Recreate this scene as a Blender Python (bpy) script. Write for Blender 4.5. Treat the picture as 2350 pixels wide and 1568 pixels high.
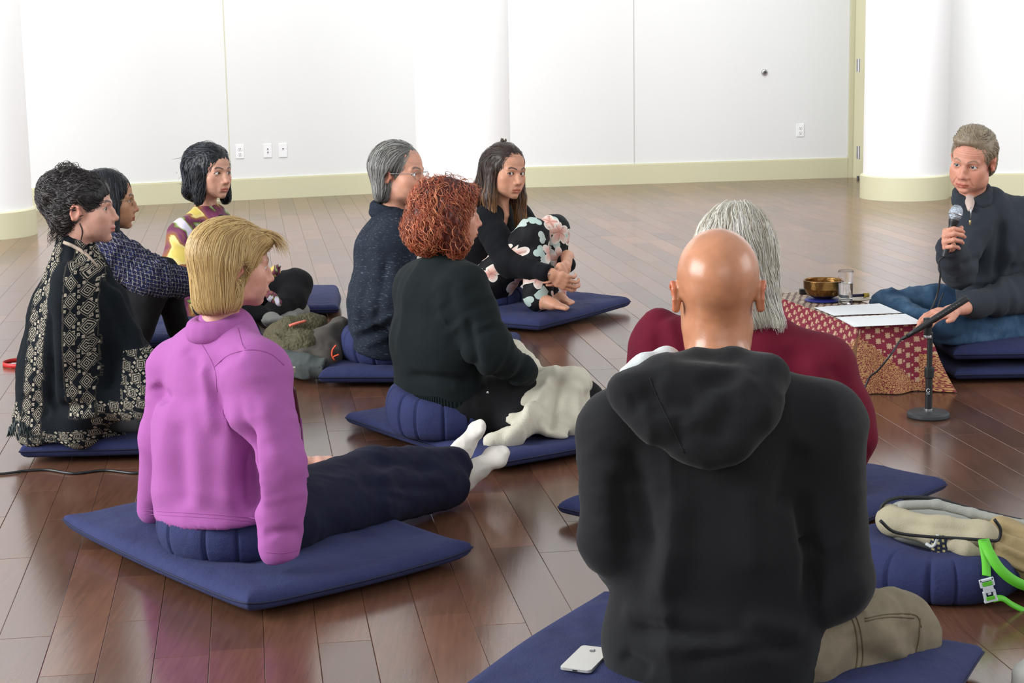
import bpy, bmesh, math, random
import numpy as np
from mathutils import Matrix, Vector
random.seed(7); rng = np.random.default_rng(7)
for _o in list(bpy.data.objects): bpy.data.objects.remove(_o)
SC = bpy.context.scene
# ---------------------------------------------------------------- camera (2350x1568 frame)
FPX, CAMH, PITCH, ROLL = 4050.0, 1.35, math.atan(713 / 4050.0), 0.017
_cp, _sp = math.cos(PITCH), math.sin(PITCH)
_R0, _U0 = np.array([1, 0, 0.]), np.array([0, _sp, _cp])
CF = np.array([0, _cp, -_sp])
CR = math.cos(ROLL) * _R0 - math.sin(ROLL) * _U0
CU = math.sin(ROLL) * _R0 + math.cos(ROLL) * _U0
CC = np.array([0, 0, CAMH])
cam = bpy.data.cameras.new('camera'); camo = bpy.data.objects.new('camera', cam); SC.collection.objects.link(camo)
cam.sensor_width = 36.0; cam.lens = 36.0 * FPX / 2350.0; cam.clip_end = 200; cam.clip_start = .05
_m = Matrix.Identity(4)
for _i in range(3):
    _m[_i][0], _m[_i][1], _m[_i][2], _m[_i][3] = CR[_i], CU[_i], -CF[_i], CC[_i]
camo.matrix_world = _m
SC.camera = camo
# ---------------------------------------------------------------- light
W = bpy.data.worlds.new('sky'); SC.world = W; W.use_nodes = True
W.node_tree.nodes['Background'].inputs[0].default_value = (.93, .97, 1, 1)
W.node_tree.nodes['Background'].inputs[1].default_value = 0.42
SC.view_settings.view_transform = 'Standard'; SC.view_settings.look = 'None'
SC.view_settings.exposure = 0.7; SC.view_settings.gamma = 1.0; SC.view_settings.use_curve_mapping = False
def area(name, loc, look, sx, sy, power, col=(1, 1, 1)):
    l = bpy.data.lights.new(name, 'AREA'); l.shape = 'RECTANGLE'; l.size = sx; l.size_y = sy; l.energy = power; l.color = col
    o = bpy.data.objects.new(name, l); SC.collection.objects.link(o); o.location = loc
    o.rotation_euler = (Vector(look) - Vector(loc)).to_track_quat('-Z', 'Y').to_euler()
    return o
area('window_light_left', (-7.5, 3.5, 3.2), (0, 6.5, .5), 7.0, 3.6, 600, (.95, .98, 1))
area('wall_wash_back', (0, 11.3, 5.0), (0, 15.6, 1.2), 11.0, 3.0, 330, (1, 1, .99))  # added unseen lamp that brightens the back wall; no real skylight
area('window_light_rear', (1.5, -3.5, 3.6), (.3, 7, .4), 6.0, 3.0, 60, (1, .99, .96))
area('window_light_right', (7.5, 5.0, 3.2), (0, 7, .4), 5.0, 3.0, 110, (.96, .98, 1))
# ================================================================ helpers
def V3(*a): return np.array(a, float)
def ray(x, y): return CF + CR * (x - 1175) / FPX + CU * (784 - y) / FPX
def FL(x, y, z=0.0):
    "point on the level z that the photograph shows at pixel x, y"
    d = ray(x, y); return CC + d * (z - CAMH) / d[2]
def A(x, y, Y):
    "point at distance Y into the room that the photograph shows at pixel x, y"
    d = ray(x, y); return CC + d * Y / d[1]
def nrm(v): v = np.asarray(v, float); return v / max(1e-9, np.linalg.norm(v))
def rotz(a): c, s = math.cos(a), math.sin(a); return np.array([[c, -s, 0], [s, c, 0], [0, 0, 1.]])
def rotx(a): c, s = math.cos(a), math.sin(a); return np.array([[1, 0, 0], [0, c, -s], [0, s, c.real]])
def roty(a): c, s = math.cos(a), math.sin(a); return np.array([[c, 0, s], [0, 1, 0], [-s, 0, c]])
# ---- objects
def link(o, parent=None):
    SC.collection.objects.link(o)
    if parent is not None:
        o.parent = parent
        o.matrix_parent_inverse = parent.matrix_basis.inverted()
    return o
def tag(o, label=None, cat=None, group=None, kind=None):
    if label: o['label'] = label
    if cat: o['category'] = cat
    if group: o['group'] = group
    if kind: o['kind'] = kind
    return o
def empty(name, loc, label, cat, group=None):
    o = bpy.data.objects.new(name, None); o.empty_display_size = .1; o.location = tuple(float(v) for v in loc)
    link(o); return tag(o, label, cat, group)
def mesh(name, V, F, mat, parent=None, smooth=True, attrs=None, label=None, mats=None, midx=None):
    "F: (n,4) or (n,3) int array or a list of polygons"
    me = bpy.data.meshes.new(name); V = np.asarray(V, np.float32)
    if isinstance(F, np.ndarray):
        n, k = F.shape
        me.vertices.add(len(V)); me.vertices.foreach_set('co', V.ravel())
        me.loops.add(n * k); me.loops.foreach_set('vertex_index', np.ascontiguousarray(F, np.int32).ravel())
        me.polygons.add(n); me.polygons.foreach_set('loop_start', np.arange(0, n * k, k, dtype=np.int32))
        me.update(calc_edges=True)
    else:
        me.from_pydata([tuple(map(float, v)) for v in V], [], [tuple(map(int, f)) for f in F]); me.update()
    me.polygons.foreach_set('use_smooth', np.full(len(me.polygons), bool(smooth)))
    for m in (mats or [mat]): me.materials.append(m)
    if midx is not None: me.polygons.foreach_set('material_index', np.asarray(midx, np.int32))
    for nme, a in (attrs or {}).items():
        a = np.asarray(a, np.float32)
        if a.ndim == 2 and a.shape[1] == 3 and nme.startswith('col'):
            at = me.attributes.new(nme, 'FLOAT_COLOR', 'POINT'); at.data.foreach_set('color', np.c_[a, np.ones(len(a))].astype(np.float32).ravel())
        elif a.ndim == 2:
            at = me.attributes.new(nme, 'FLOAT_VECTOR', 'POINT'); at.data.foreach_set('vector', np.c_[a, np.zeros((len(a), 3 - a.shape[1]))].astype(np.float32).ravel())
        else:
            at = me.attributes.new(nme, 'FLOAT', 'POINT'); at.data.foreach_set('value', a)
    o = bpy.data.objects.new(name, me); link(o, parent)
    if label: o['label'] = label
    return o
def joinm(parts):
    "parts: list of (V,F quads)[,attr dict] -> V,F[,attrs]"
    Vs, Fs, At, off = [], [], {}, 0
    for p in parts:
        V, F = p[0], p[1]; Vs.append(V); Fs.append(np.asarray(F) + off); off += len(V)
        if len(p) > 2:
            for k_, a in p[2].items(): At.setdefault(k_, []).append(a)
    return np.concatenate(Vs), np.concatenate(Fs), {k_: np.concatenate(a) for k_, a in At.items()}
def vnormals(V, F):
    a, b, c, d = (V[F[:, i]] for i in (0, 1, 2, 3)) if F.shape[1] == 4 else (V[F[:, 0]], V[F[:, 1]], V[F[:, 2]], V[F[:, 0]])
    n = np.cross(c - a, d - b) if F.shape[1] == 4 else np.cross(b - a, c - a)
    N_ = np.zeros_like(V)
    for i in range(F.shape[1]): np.add.at(N_, F[:, i], n)
    return N_ / np.maximum(1e-12, np.linalg.norm(N_, axis=1))[:, None]
def boxm(lo, hi, bev=0.0):
    x0, y0, z0 = lo; x1, y1, z1 = hi
    if bev <= 0:
        V = np.array([[x, y, z] for z in (z0, z1) for y in (y0, y1) for x in (x0, x1)], float)
        return V, np.array([[0, 2, 3, 1], [4, 5, 7, 6], [0, 1, 5, 4], [2, 6, 7, 3], [0, 4, 6, 2], [1, 3, 7, 5]])
    bm = bmesh.new(); bmesh.ops.create_cube(bm, size=1)
    for v in bm.verts: v.co = ((x0 + x1) / 2 + v.co.x * (x1 - x0), (y0 + y1) / 2 + v.co.y * (y1 - y0), (z0 + z1) / 2 + v.co.z * (z1 - z0))
    bmesh.ops.bevel(bm, geom=bm.edges[:], offset=bev, segments=2, profile=.5, affect='EDGES')
    bmesh.ops.triangulate(bm, faces=bm.faces[:])
    bm.verts.ensure_lookup_table()
    V = np.array([v.co[:] for v in bm.verts]); F = np.array([[v.index for v in f.verts] for f in bm.faces]); bm.free()
    return V, np.c_[F, F[:, 2:3]][:, :3]
def tube(P, r, n=8, caps=True):
    "tube along points P with radius r (number or list); quads"
    P = np.asarray(P, float); m = len(P); r = np.broadcast_to(np.asarray(r, float), (m,))
    T = np.gradient(P, axis=0); T /= np.maximum(1e-9, np.linalg.norm(T, axis=1))[:, None]
    u = np.cross(T[0], [0, 0, 1.]); u = np.cross(T[0], [1., 0, 0]) if np.linalg.norm(u) < .1 else u; u = nrm(u)
    V = []; ang = np.arange(n) * 2 * np.pi / n
    for i in range(m):
        u = nrm(u - T[i] * (u @ T[i])); w = np.cross(T[i], u)
        V.append(P[i] + r[i] * (np.cos(ang)[:, None] * u + np.sin(ang)[:, None] * w))
    V = np.concatenate(V); i, j = np.meshgrid(np.arange(m - 1), np.arange(n), indexing='ij'); i = i.ravel(); j = j.ravel()
    F = np.c_[i * n + j, i * n + (j + 1) % n, (i + 1) * n + (j + 1) % n, (i + 1) * n + j]
    if caps:
        c0, c1 = len(V), len(V) + 1; V = np.vstack([V, P[0], P[-1]]); j = np.arange(n)
        F = np.vstack([F, np.c_[np.full(n, c0), (j + 1) % n, j, j][:, [0, 1, 2, 2]] if False else np.c_[np.full(n, c0), (j + 1) % n, j, np.full(n, c0)][:, :4]])
        F = np.vstack([F, np.c_[np.full(n, c1), (m - 1) * n + j, (m - 1) * n + (j + 1) % n, np.full(n, c1)]])
    return V, F
def clean(V, F):
    "quads with a repeated last corner become triangles: returns a python list of polygons"
    return [tuple(dict.fromkeys(f)) for f in F.tolist()]
def lathe(prof, n=32, c=(0, 0, 0)):
    prof = np.asarray(prof, float)
    if len(prof) <= 14:                                   # support loops keep corners crisp under smooth shading
        q = []
        for i, p in enumerate(prof):
            for j in (i - 1, i, i + 1):
                if j == i: q.append(p)
                elif 0 <= j < len(prof):
                    d = prof[j] - p; L = np.hypot(*d); q.append(p + d * min(.12, .0012 / max(L, 1e-6)))
        prof = np.array(q)
    m = len(prof); a = np.arange(n) * 2 * np.pi / n
    V = np.concatenate([np.c_[r * np.cos(a), r * np.sin(a), np.full(n, z)] for r, z in prof]) + np.asarray(c, float)
    i, j = np.meshgrid(np.arange(m - 1), np.arange(n), indexing='ij'); i = i.ravel(); j = j.ravel()
    return V, np.c_[i * n + j, i * n + (j + 1) % n, (i + 1) * n + (j + 1) % n, (i + 1) * n + j]
def spline(P, n):
    "Catmull-Rom through points P, n samples"
    P = np.asarray(P, float); m = len(P); Q = np.vstack([2 * P[0] - P[1], P, 2 * P[-1] - P[-2]])
    t = np.linspace(0, m - 1 - 1e-9, n); i = t.astype(int); f = (t - i)[:, None]
    a, b, c, d = Q[i], Q[i + 1], Q[i + 2], Q[i + 3]
    return .5 * (2 * b + (c - a) * f + (2 * a - 5 * b + 4 * c - d) * f ** 2 + (3 * b - a - 3 * c + d) * f ** 3)
# ---- noise
_perm = rng.random((32, 32, 32)).astype(np.float32)
def noise(P, f=1.0, seed=0):
    "smooth value noise -1..1 at points P (n,3)"
    P = np.asarray(P, float) * f + seed * 7.13; i = np.floor(P).astype(int); u = P - i; u = u * u * (3 - 2 * u)
    r = 0
    for a in (0, 1):
        for b in (0, 1):
            for c in (0, 1):
                w = (u[:, 0] if a else 1 - u[:, 0]) * (u[:, 1] if b else 1 - u[:, 1]) * (u[:, 2] if c else 1 - u[:, 2])
                r = r + w * _perm[(i[:, 0] + a) & 31, (i[:, 1] + b) & 31, (i[:, 2] + c) & 31]
    return r * 2 - 1
def ridge(P, f=1.0, seed=0): return 1 - 2 * np.abs(noise(P, f, seed))
def sstep(a, b, x): t = np.clip((x - a) / (b - a), 0, 1); return t * t * (3 - 2 * t)
# ---- signed-distance modelling: smooth unions of tapered limbs, meshed by surface nets
class Sdf:
    def __init__(s, res=.01, k=.03): s.res, s.k, s.p = res, k, []
    def add(s, fn, lo, hi, k, op): s.p.append((fn, np.minimum(lo, hi), np.maximum(lo, hi), s.k if k is None else k, op)); return s
    def cone(s, a, b, ra, rb=None, k=None, op='+'):
        a = np.asarray(a, float); b = np.asarray(b, float); rb = ra if rb is None else rb; d = b - a; L2 = max(d @ d, 1e-9)
        def fn(X, Y, Z):
            t = np.clip(((X - a[0]) * d[0] + (Y - a[1]) * d[1] + (Z - a[2]) * d[2]) / L2, 0, 1)
            return np.sqrt((X - a[0] - t * d[0]) ** 2 + (Y - a[1] - t * d[1]) ** 2 + (Z - a[2] - t * d[2]) ** 2) - (ra + t * (rb - ra))
        R = max(ra, rb); return s.add(fn, np.minimum(a, b) - R, np.maximum(a, b) + R, k, op)
    def chain(s, pts, rs, k=None, op='+'):
        for i in range(len(pts) - 1): s.cone(pts[i], pts[i + 1], rs[i], rs[i + 1], k, op)
        return s
    def ell(s, c, r, M=None, k=None, op='+'):
        c = np.asarray(c, float); r = np.asarray(r, float); M = np.eye(3) if M is None else np.asarray(M, float); m = r.min()
        def fn(X, Y, Z):
            x, y, z = X - c[0], Y - c[1], Z - c[2]
            u = (M[0, 0] * x + M[1, 0] * y + M[2, 0] * z) / r[0]; v = (M[0, 1] * x + M[1, 1] * y + M[2, 1] * z) / r[1]; w = (M[0, 2] * x + M[1, 2] * y + M[2, 2] * z) / r[2]
            q = np.sqrt(u * u + v * v + w * w)
            g = np.sqrt((u / r[0]) ** 2 + (v / r[1]) ** 2 + (w / r[2]) ** 2) + 1e-6
            return q * (q - 1) / g
        R = np.abs(M) @ r; return s.add(fn, c - R, c + R, k, op)
    def seg(s, a, b, wa, wb, side, k=None, op='+'):
        "elliptical limb; wa, wb = (half width along side, half depth)"
        a = np.asarray(a, float); b = np.asarray(b, float); d = b - a; L = np.linalg.norm(d); ax = d / L
        sd = np.asarray(side, float); sd = nrm(sd - ax * (sd @ ax)); dp = np.cross(ax, sd)
        def fn(X, Y, Z):
            x, y, z = X - a[0], Y - a[1], Z - a[2]
            t0 = x * ax[0] + y * ax[1] + z * ax[2]; t = np.clip(t0 / L, 0, 1); al = t0 - t * L
            p = x * sd[0] + y * sd[1] + z * sd[2]; q = x * dp[0] + y * dp[1] + z * dp[2]
            w = wa[0] + t * (wb[0] - wa[0]); e = wa[1] + t * (wb[1] - wa[1]); m = np.minimum(w, e)
            return (np.sqrt((p / w) ** 2 + (q / e) ** 2 + (al / m) ** 2) - 1) * m
        R = max(wa + wb); return s.add(fn, np.minimum(a, b) - R, np.maximum(a, b) + R, k, op)
    def half(s, c, n, k=.004):
        "cut away everything on the side of c that n points to"
        c = np.asarray(c, float); n = nrm(n)
        def fn(X, Y, Z): return -((X - c[0]) * n[0] + (Y - c[1]) * n[1] + (Z - c[2]) * n[2])
        return s.add(fn, np.full(3, -1e3), np.full(3, 1e3), k, '-')
    @staticmethod
    def comb(a, b, k, op):
        if op == '-': return -Sdf.comb(-a, b, k, '+')
        h = np.maximum(k - np.abs(a - b), 0) / max(k, 1e-6); return np.minimum(a, b) - h * h * k * .25
    def ev(s, P):
        X, Y, Z = P[..., 0], P[..., 1], P[..., 2]; D = np.full(X.shape, 1e3)
        for fn, lo, hi, k, op in s.p: D = s.comb(D, fn(X, Y, Z), k, op)
        return D
    def grad(s, P, e=.002):
        g = np.stack([s.ev(P + V3(e, 0, 0)) - s.ev(P - V3(e, 0, 0)), s.ev(P + V3(0, e, 0)) - s.ev(P - V3(0, e, 0)), s.ev(P + V3(0, 0, e)) - s.ev(P - V3(0, 0, e))], -1)
        return g / np.maximum(1e-9, np.linalg.norm(g, axis=-1))[..., None]
    def mesh(s, smooth=0):
        res = s.res; pos = [p for p in s.p if p[4] == '+']
        lo = np.min([p[1] for p in pos], 0) - 3 * res - .01; hi = np.max([p[2] for p in pos], 0) + 3 * res + .01
        n = np.ceil((hi - lo) / res).astype(int) + 1; ax = [(lo[i] + np.arange(n[i]) * res).astype(np.float32) for i in range(3)]
        D = np.full(n, .5, np.float32)
        for fn, l, h, k, op in s.p:
            mg = k * 1.6 + 3 * res; i0 = np.maximum(0, np.floor((l - mg - lo) / res).astype(int)); i1 = np.minimum(n, np.ceil((h + mg - lo) / res).astype(int) + 1)
            if (i1 <= i0).any(): continue
            sl = tuple(slice(a_, b_) for a_, b_ in zip(i0, i1))
            d = fn(ax[0][sl[0]][:, None, None], ax[1][sl[1]][None, :, None], ax[2][sl[2]][None, None, :]).astype(np.float32)
            D[sl] = s.comb(D[sl], d, k, op)
        return surfnet(D, lo, res, smooth)
def surfnet(D, lo, res, smooth=0):
    S = D < 0; n = D.shape; c = np.zeros([x - 1 for x in n], np.int8)
    def sub(a, o): return a[o[0]:n[0] - 1 + o[0], o[1]:n[1] - 1 + o[1], o[2]:n[2] - 1 + o[2]]
    O = [(x, y, z) for x in (0, 1) for y in (0, 1) for z in (0, 1)]
    for o in O: c += sub(S, o)
    mix = (c > 0) & (c < 8); I = np.argwhere(mix); idx = np.full(mix.shape, -1, np.int32); idx[mix] = np.arange(len(I))
    dv = {o: D[I[:, 0] + o[0], I[:, 1] + o[1], I[:, 2] + o[2]] for o in O}
    acc = np.zeros((len(I), 3)); cnt = np.zeros(len(I))
    for o in O:
        for a in range(3):
            if o[a] == 0:
                q = tuple(1 if i == a else o[i] for i in range(3)); d0, d1 = dv[o], dv[q]; m = (d0 < 0) != (d1 < 0)
                t = np.where(m, d0 / np.where(m, d0 - d1, 1), 0); p = np.tile(np.array(o, float), (len(I), 1)); p[:, a] += t
                acc[m] += p[m]; cnt[m] += 1
    V = lo + (I + acc / cnt[:, None]) * res; F = []
    for a in range(3):
        b, g = (a + 1) % 3, (a + 2) % 3
        s0 = [slice(None)] * 3; s1 = [slice(None)] * 3; s0[a] = slice(0, -1); s1[a] = slice(1, None)
        E = np.argwhere(S[tuple(s0)] != S[tuple(s1)])
        E = E[(E[:, b] > 0) & (E[:, g] > 0) & (E[:, b] < n[b] - 1) & (E[:, g] < n[g] - 1)]
        def cell(db, dg): q = E.copy(); q[:, b] += db; q[:, g] += dg; return idx[q[:, 0], q[:, 1], q[:, 2]]
        f = np.c_[cell(-1, -1), cell(0, -1), cell(0, 0), cell(-1, 0)]
        inside = S[E[:, 0], E[:, 1], E[:, 2]]; f[~inside] = f[~inside][:, ::-1]; F.append(f)
    F = np.concatenate(F)
    for _ in range(smooth): V = relax(V, F)
    return V, F
def relax(V, F, w=.5):
    a = np.zeros_like(V); c = np.zeros(len(V)); k = F.shape[1]
    for i in range(k):
        p, q = F[:, i], F[:, (i + 1) % k]; np.add.at(a, p, V[q]); np.add.at(c, p, 1); np.add.at(a, q, V[p]); np.add.at(c, q, 1)
    return V * (1 - w) + w * a / np.maximum(c, 1)[:, None]
# ---- materials: a small wrapper so that patterns are written as formulas
class X_:
    def __init__(s, nt, so): s.nt, s.so = nt, so
    def _m(s, op, *a):
        n = s.nt.nodes.new('ShaderNodeMath'); n.operation = op
        for i, v in enumerate((s,) + a):
            if isinstance(v, X_): s.nt.links.new(v.so, n.inputs[i])
            else: n.inputs[i].default_value = v
        return X_(s.nt, n.outputs[0])
    def __add__(s, o): return s._m('ADD', o)
    __radd__ = __add__
    def __mul__(s, o): return s._m('MULTIPLY', o)
    __rmul__ = __mul__
    def __sub__(s, o): return s._m('SUBTRACT', o)
    def __rsub__(s, o): return s * -1.0 + o
    def __truediv__(s, o): return s._m('DIVIDE', o)
    def __lt__(s, o): return s._m('LESS_THAN', o)
    def __gt__(s, o): return s._m('GREATER_THAN', o)
    def abs(s): return s._m('ABSOLUTE')
    def fract(s): return s._m('FRACT')
    def floor(s): return s._m('FLOOR')
    def sin(s): return s._m('SINE')
    def cos(s): return s._m('COSINE')
    def sqrt(s): return s._m('SQRT')
    def pow(s, o): return s._m('POWER', o)
    def atan2(s, o): return s._m('ARCTAN2', o)
    def min(s, o): return s._m('MINIMUM', o)
    def max(s, o): return s._m('MAXIMUM', o)
    def clamp(s): return s.max(0.0).min(1.0)
    def step(s, a, b): return ((s - a) * (1.0 / (b - a))).clamp()
class Mat:
    def __init__(s, name, rough=.8, col=(.5, .5, .5), spec=.5, sheen=0, metal=0, sss=0):
        s.m = bpy.data.materials.new(name); s.m.use_nodes = True; s.nt = s.m.node_tree; s.b = s.nt.nodes['Principled BSDF']
        s.b.inputs['Base Color'].default_value = (*col, 1); s.b.inputs['Roughness'].default_value = rough; s.b.inputs['Metallic'].default_value = metal
        s.b.inputs['Specular IOR Level'].default_value = spec
        if sheen: s.b.inputs['Sheen Weight'].default_value = sheen; s.b.inputs['Sheen Roughness'].default_value = .5
        if sss:
            s.b.inputs['Subsurface Weight'].default_value = sss; s.b.inputs['Subsurface Radius'].default_value = (.9, .35, .2); s.b.inputs['Subsurface Scale'].default_value = .006
    def node(s, t, **kw):
        n = s.nt.nodes.new(t)
        for k_, v in kw.items():
            if k_ in n.inputs: n.inputs[k_].default_value = v
            else: setattr(n, k_, v)
        return n
    def obj(s): return s.node('ShaderNodeTexCoord').outputs['Object']
    def attr(s, name): return s.node('ShaderNodeAttribute', attribute_name=name)
    def xyz(s, so):
        n = s.node('ShaderNodeSeparateXYZ'); s.nt.links.new(so, n.inputs[0]); return [X_(s.nt, n.outputs[i]) for i in range(3)]
    def vec(s, x, y, z=0.0):
        n = s.node('ShaderNodeCombineXYZ')
        for i, v in enumerate((x, y, z)):
            if isinstance(v, X_): s.nt.links.new(v.so, n.inputs[i])
            else: n.inputs[i].default_value = v
        return n.outputs[0]
    def mapped(s, so, sc=(1, 1, 1), rot=(0, 0, 0)):
        n = s.node('ShaderNodeMapping'); n.inputs['Scale'].default_value = sc; n.inputs['Rotation'].default_value = rot; s.nt.links.new(so, n.inputs[0]); return n.outputs[0]
    def noise(s, so, scale, detail=3, rough=.5):
        n = s.node('ShaderNodeTexNoise', Scale=scale, Detail=detail, Roughness=rough); s.nt.links.new(so, n.inputs['Vector']); return X_(s.nt, n.outputs[0])
    def voro(s, so, scale, feature='F1'):
        n = s.node('ShaderNodeTexVoronoi'); n.feature = feature; n.inputs['Scale'].default_value = scale; s.nt.links.new(so, n.inputs['Vector']); return n
    def mix(s, f, a, b):
        n = s.node('ShaderNodeMix'); n.data_type = 'RGBA'
        for v, i in ((f, 0), (a, 6), (b, 7)):
            if isinstance(v, X_): s.nt.links.new(v.so, n.inputs[i])
            elif isinstance(v, (tuple, list)): n.inputs[i].default_value = (*v, 1)
            elif isinstance(v, float): n.inputs[i].default_value = v
            else: s.nt.links.new(v, n.inputs[i])
        return n.outputs[2]
    def ramp(s, x, stops):
        n = s.node('ShaderNodeValToRGB'); s.nt.links.new(x.so, n.inputs[0]); e = n.color_ramp.elements
        while len(e) < len(stops): e.new(.5)
        for el, (p, c) in zip(e, stops): el.position = p; el.color = (*c, 1)
        return n.outputs[0]
    def color(s, so): s.nt.links.new(so.so if isinstance(so, X_) else so, s.b.inputs['Base Color']); return s
    def rough(s, x): s.nt.links.new(x.so, s.b.inputs['Roughness']); return s
    def bump(s, x, dist=.001, strength=1.0):
        n = s.node('ShaderNodeBump'); n.inputs['Distance'].default_value = dist; n.inputs['Strength'].default_value = strength
        s.nt.links.new(x.so, n.inputs['Height']); s.nt.links.new(n.outputs[0], s.b.inputs['Normal']); return s
def srgb(r, g, b): return tuple((c / 255 / 12.92 if c / 255 <= .04045 else ((c / 255 + .055) / 1.055) ** 2.4) for c in (r, g, b))
def fabric(name, col, col2=None, scale=300, bump=.0006, sheen=.15, rough=.9, mott=.35, mscale=14):
    "matt woven or knitted cloth: slight mottling plus a fine weave"
    m = Mat(name, rough=rough, col=col, spec=.25, sheen=sheen * .12); o = m.obj()
    if col2 is None: col2 = tuple(c * .72 for c in col)
    n = m.noise(o, mscale, 4); f = m.noise(o, scale, 2)
    m.color(m.mix((n * mott * 2 + f * .5 - (mott + .25) + .5).clamp(), col, col2)); m.bump(f, bump); return m.m
def plain(name, col, rough=.5, spec=.5, metal=0): return Mat(name, rough=rough, col=col, spec=spec, metal=metal).m
# ================================================================ heads
# local frame of a head: x to the side, y to the front, z up, origin midway between the eyes' level and the ears
def head_sdf(res):
    s = Sdf(res, .022)
    s.ell((0, -.014, .030), (.0745, .097, .085)); s.ell((0, .030, .034), (.060, .056, .058)); s.ell((0, .022, -.034), (.060, .062, .072))
    s.ell((0, .034, -.074), (.046, .050, .038)); s.ell((0, .076, -.098), (.019, .016, .016), k=.026)
    for x in (-1, 1):
        s.ell((x * .042, .056, -.026), (.022, .022, .021), k=.03)                        # cheekbone
        s.ell((x * .030, .050, -.058), (.024, .029, .030), k=.03)                        # cheek
        s.ell((x * .047, .006, -.072), (.013, .026, .022), k=.03)                        # jaw angle
        s.cone((x * .010, .088, .016), (x * .043, .074, .017), .0085, .007, k=.014)      # brow
    for x in (-1, 1): s.ell((x * .031, .094, -.002), (.018, .013, .0125), k=.012, op='-')  # eye sockets
    s.chain([(0, .083, .010), (0, .097, -.012), (0, .1075, -.033)], [.0085, .0080, .0095], k=.011)   # nose
    s.ell((0, .108, -.0365), (.0105, .0105, .0085), k=.008)
    for x in (-1, 1):
        s.ell((x * .0115, .0985, -.0405), (.0078, .0095, .0068), k=.006)
        s.ell((x * .0058, .1055, -.0470), (.0032, .0045, .0030), k=.003, op='-')
    s.ell((0, .074, -.040), (.030, .021, .028), k=.016)
    s.ell((0, .083, -.066), (.026, .017, .022), k=.018)                                  # muzzle
    s.chain([(-.023, .087, -.0705), (-.009, .0985, -.0655), (0, .0985, -.0668), (.009, .0985, -.0655), (.023, .087, -.0705)], [.0025, .0050, .0048, .0050, .0025], k=.005)
    s.chain([(-.020, .087, -.0735), (0, .0965, -.0775), (.020, .087, -.0735)], [.0025, .0062, .0025], k=.005)
    s.chain([(-.025, .0935, -.0712), (0, .1050, -.0720), (.025, .0935, -.0712)], [.0008, .0012, .0008], k=.003, op='-')
    s.ell((0, .094, -.088), (.016, .006, .004), k=.010, op='-')
    for x in (-1, 1):                                                                    # lids, lid opening
        s.ell((x * .031, .0715, -.001), (.0168, .0150, .0150), k=.006)
        s.chain([(x * .0165, .081, -.0042), (x * .024, .0855, -.0005), (x * .031, .0868, .0004), (x * .038, .0845, .0002), (x * .0465, .0755, -.0022)], [.0014, .0042, .0050, .0044, .0014], k=.0016, op='-')
        s.ell((x * .031, .0715, -.001), (.0132, .0132, .0132), k=.001, op='-')
        # ear
        M = rotz(-x * .24) @ rotx(-.18)
        s.ell((x * .0750, -.012, -.010), (.0060, .0160, .0285), M=M, k=.009)
        s.chain([np.array((x * .0770, -.012, -.010)) + M @ np.array(q) for q in ((x * .002, .013, .006), (x * .005, .009, .021), (x * .006, -.006, .026), (x * .006, -.014, .014), (x * .006, -.013, -.006), (x * .003, -.004, -.022))], [.003, .0035, .004, .004, .0035, .006], k=.004)
        s.ell(np.array((x * .0822, -.010, -.008)) + 0, (.0048, .0080, .0140), M=M, k=.006, op='-')
        s.ell((x * .0765, .004, -.012), (.004, .005, .007), k=.005)                       # tragus
    # neck and the slope of the shoulders
    s.seg((0, -.022, -.050), (0, -.036, -.205), (.049, .050), (.054, .053), (1, 0, 0), k=.028)
    for x in (-1, 1): s.cone((x * .040, -.004, -.070), (x * .010, .022, -.195), .011, .011, k=.022)
    s.seg((0, -.034, -.195), (0, -.030, -.240), (.054, .050), (.050, .044), (1, 0, 0), k=.02)
    return s
HEADS = {}
def head_mesh(res):
    if res not in HEADS: HEADS[res] = head_sdf(res).mesh()
    return HEADS[res]
def eye_mesh(gaze):
    "eyeball about the origin looking along gaze, coloured by angle"
    n, m = 20, 16; a = np.arange(n) * 2 * np.pi / n; th = np.linspace(0, np.pi * .62, m)
    g = nrm(gaze); u = nrm(np.cross(g, [0, 0, 1.])); w = np.cross(u, g); V = []
    for t in th: V.append(np.cos(t) * g + np.sin(t) * (np.cos(a)[:, None] * u + np.sin(a)[:, None] * w))
    V = np.concatenate(V); ang = np.repeat(th, n)
    i, j = np.meshgrid(np.arange(m - 1), np.arange(n), indexing='ij'); i = i.ravel(); j = j.ravel()
    return V, np.c_[i * n + j, (i + 1) * n + j, (i + 1) * n + (j + 1) % n, i * n + (j + 1) % n], ang
M_SKIN = Mat('skin', rough=.48, spec=.4, sss=.22); M_SKIN.color(M_SKIN.attr('col').outputs['Color'])
M_SKIN.bump(M_SKIN.noise(M_SKIN.obj(), 420, 2), .0005, .5); M_SKIN = M_SKIN.m
M_SHINY = Mat('skin_shaved', rough=.27, spec=.5, sss=.2); M_SHINY.color(M_SHINY.attr('col').outputs['Color'])
M_SHINY.bump(M_SHINY.noise(M_SHINY.obj(), 300, 2), .0004, .4); M_SHINY = M_SHINY.m
M_EYE = Mat('eye_wet', rough=.08, spec=.5); M_EYE.color(M_EYE.attr('col').outputs['Color']); M_EYE = M_EYE.m
M_HAIR = Mat('hair', rough=.42, spec=.35); M_HAIR.color(M_HAIR.attr('col').outputs['Color']); M_HAIR = M_HAIR.m
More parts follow.
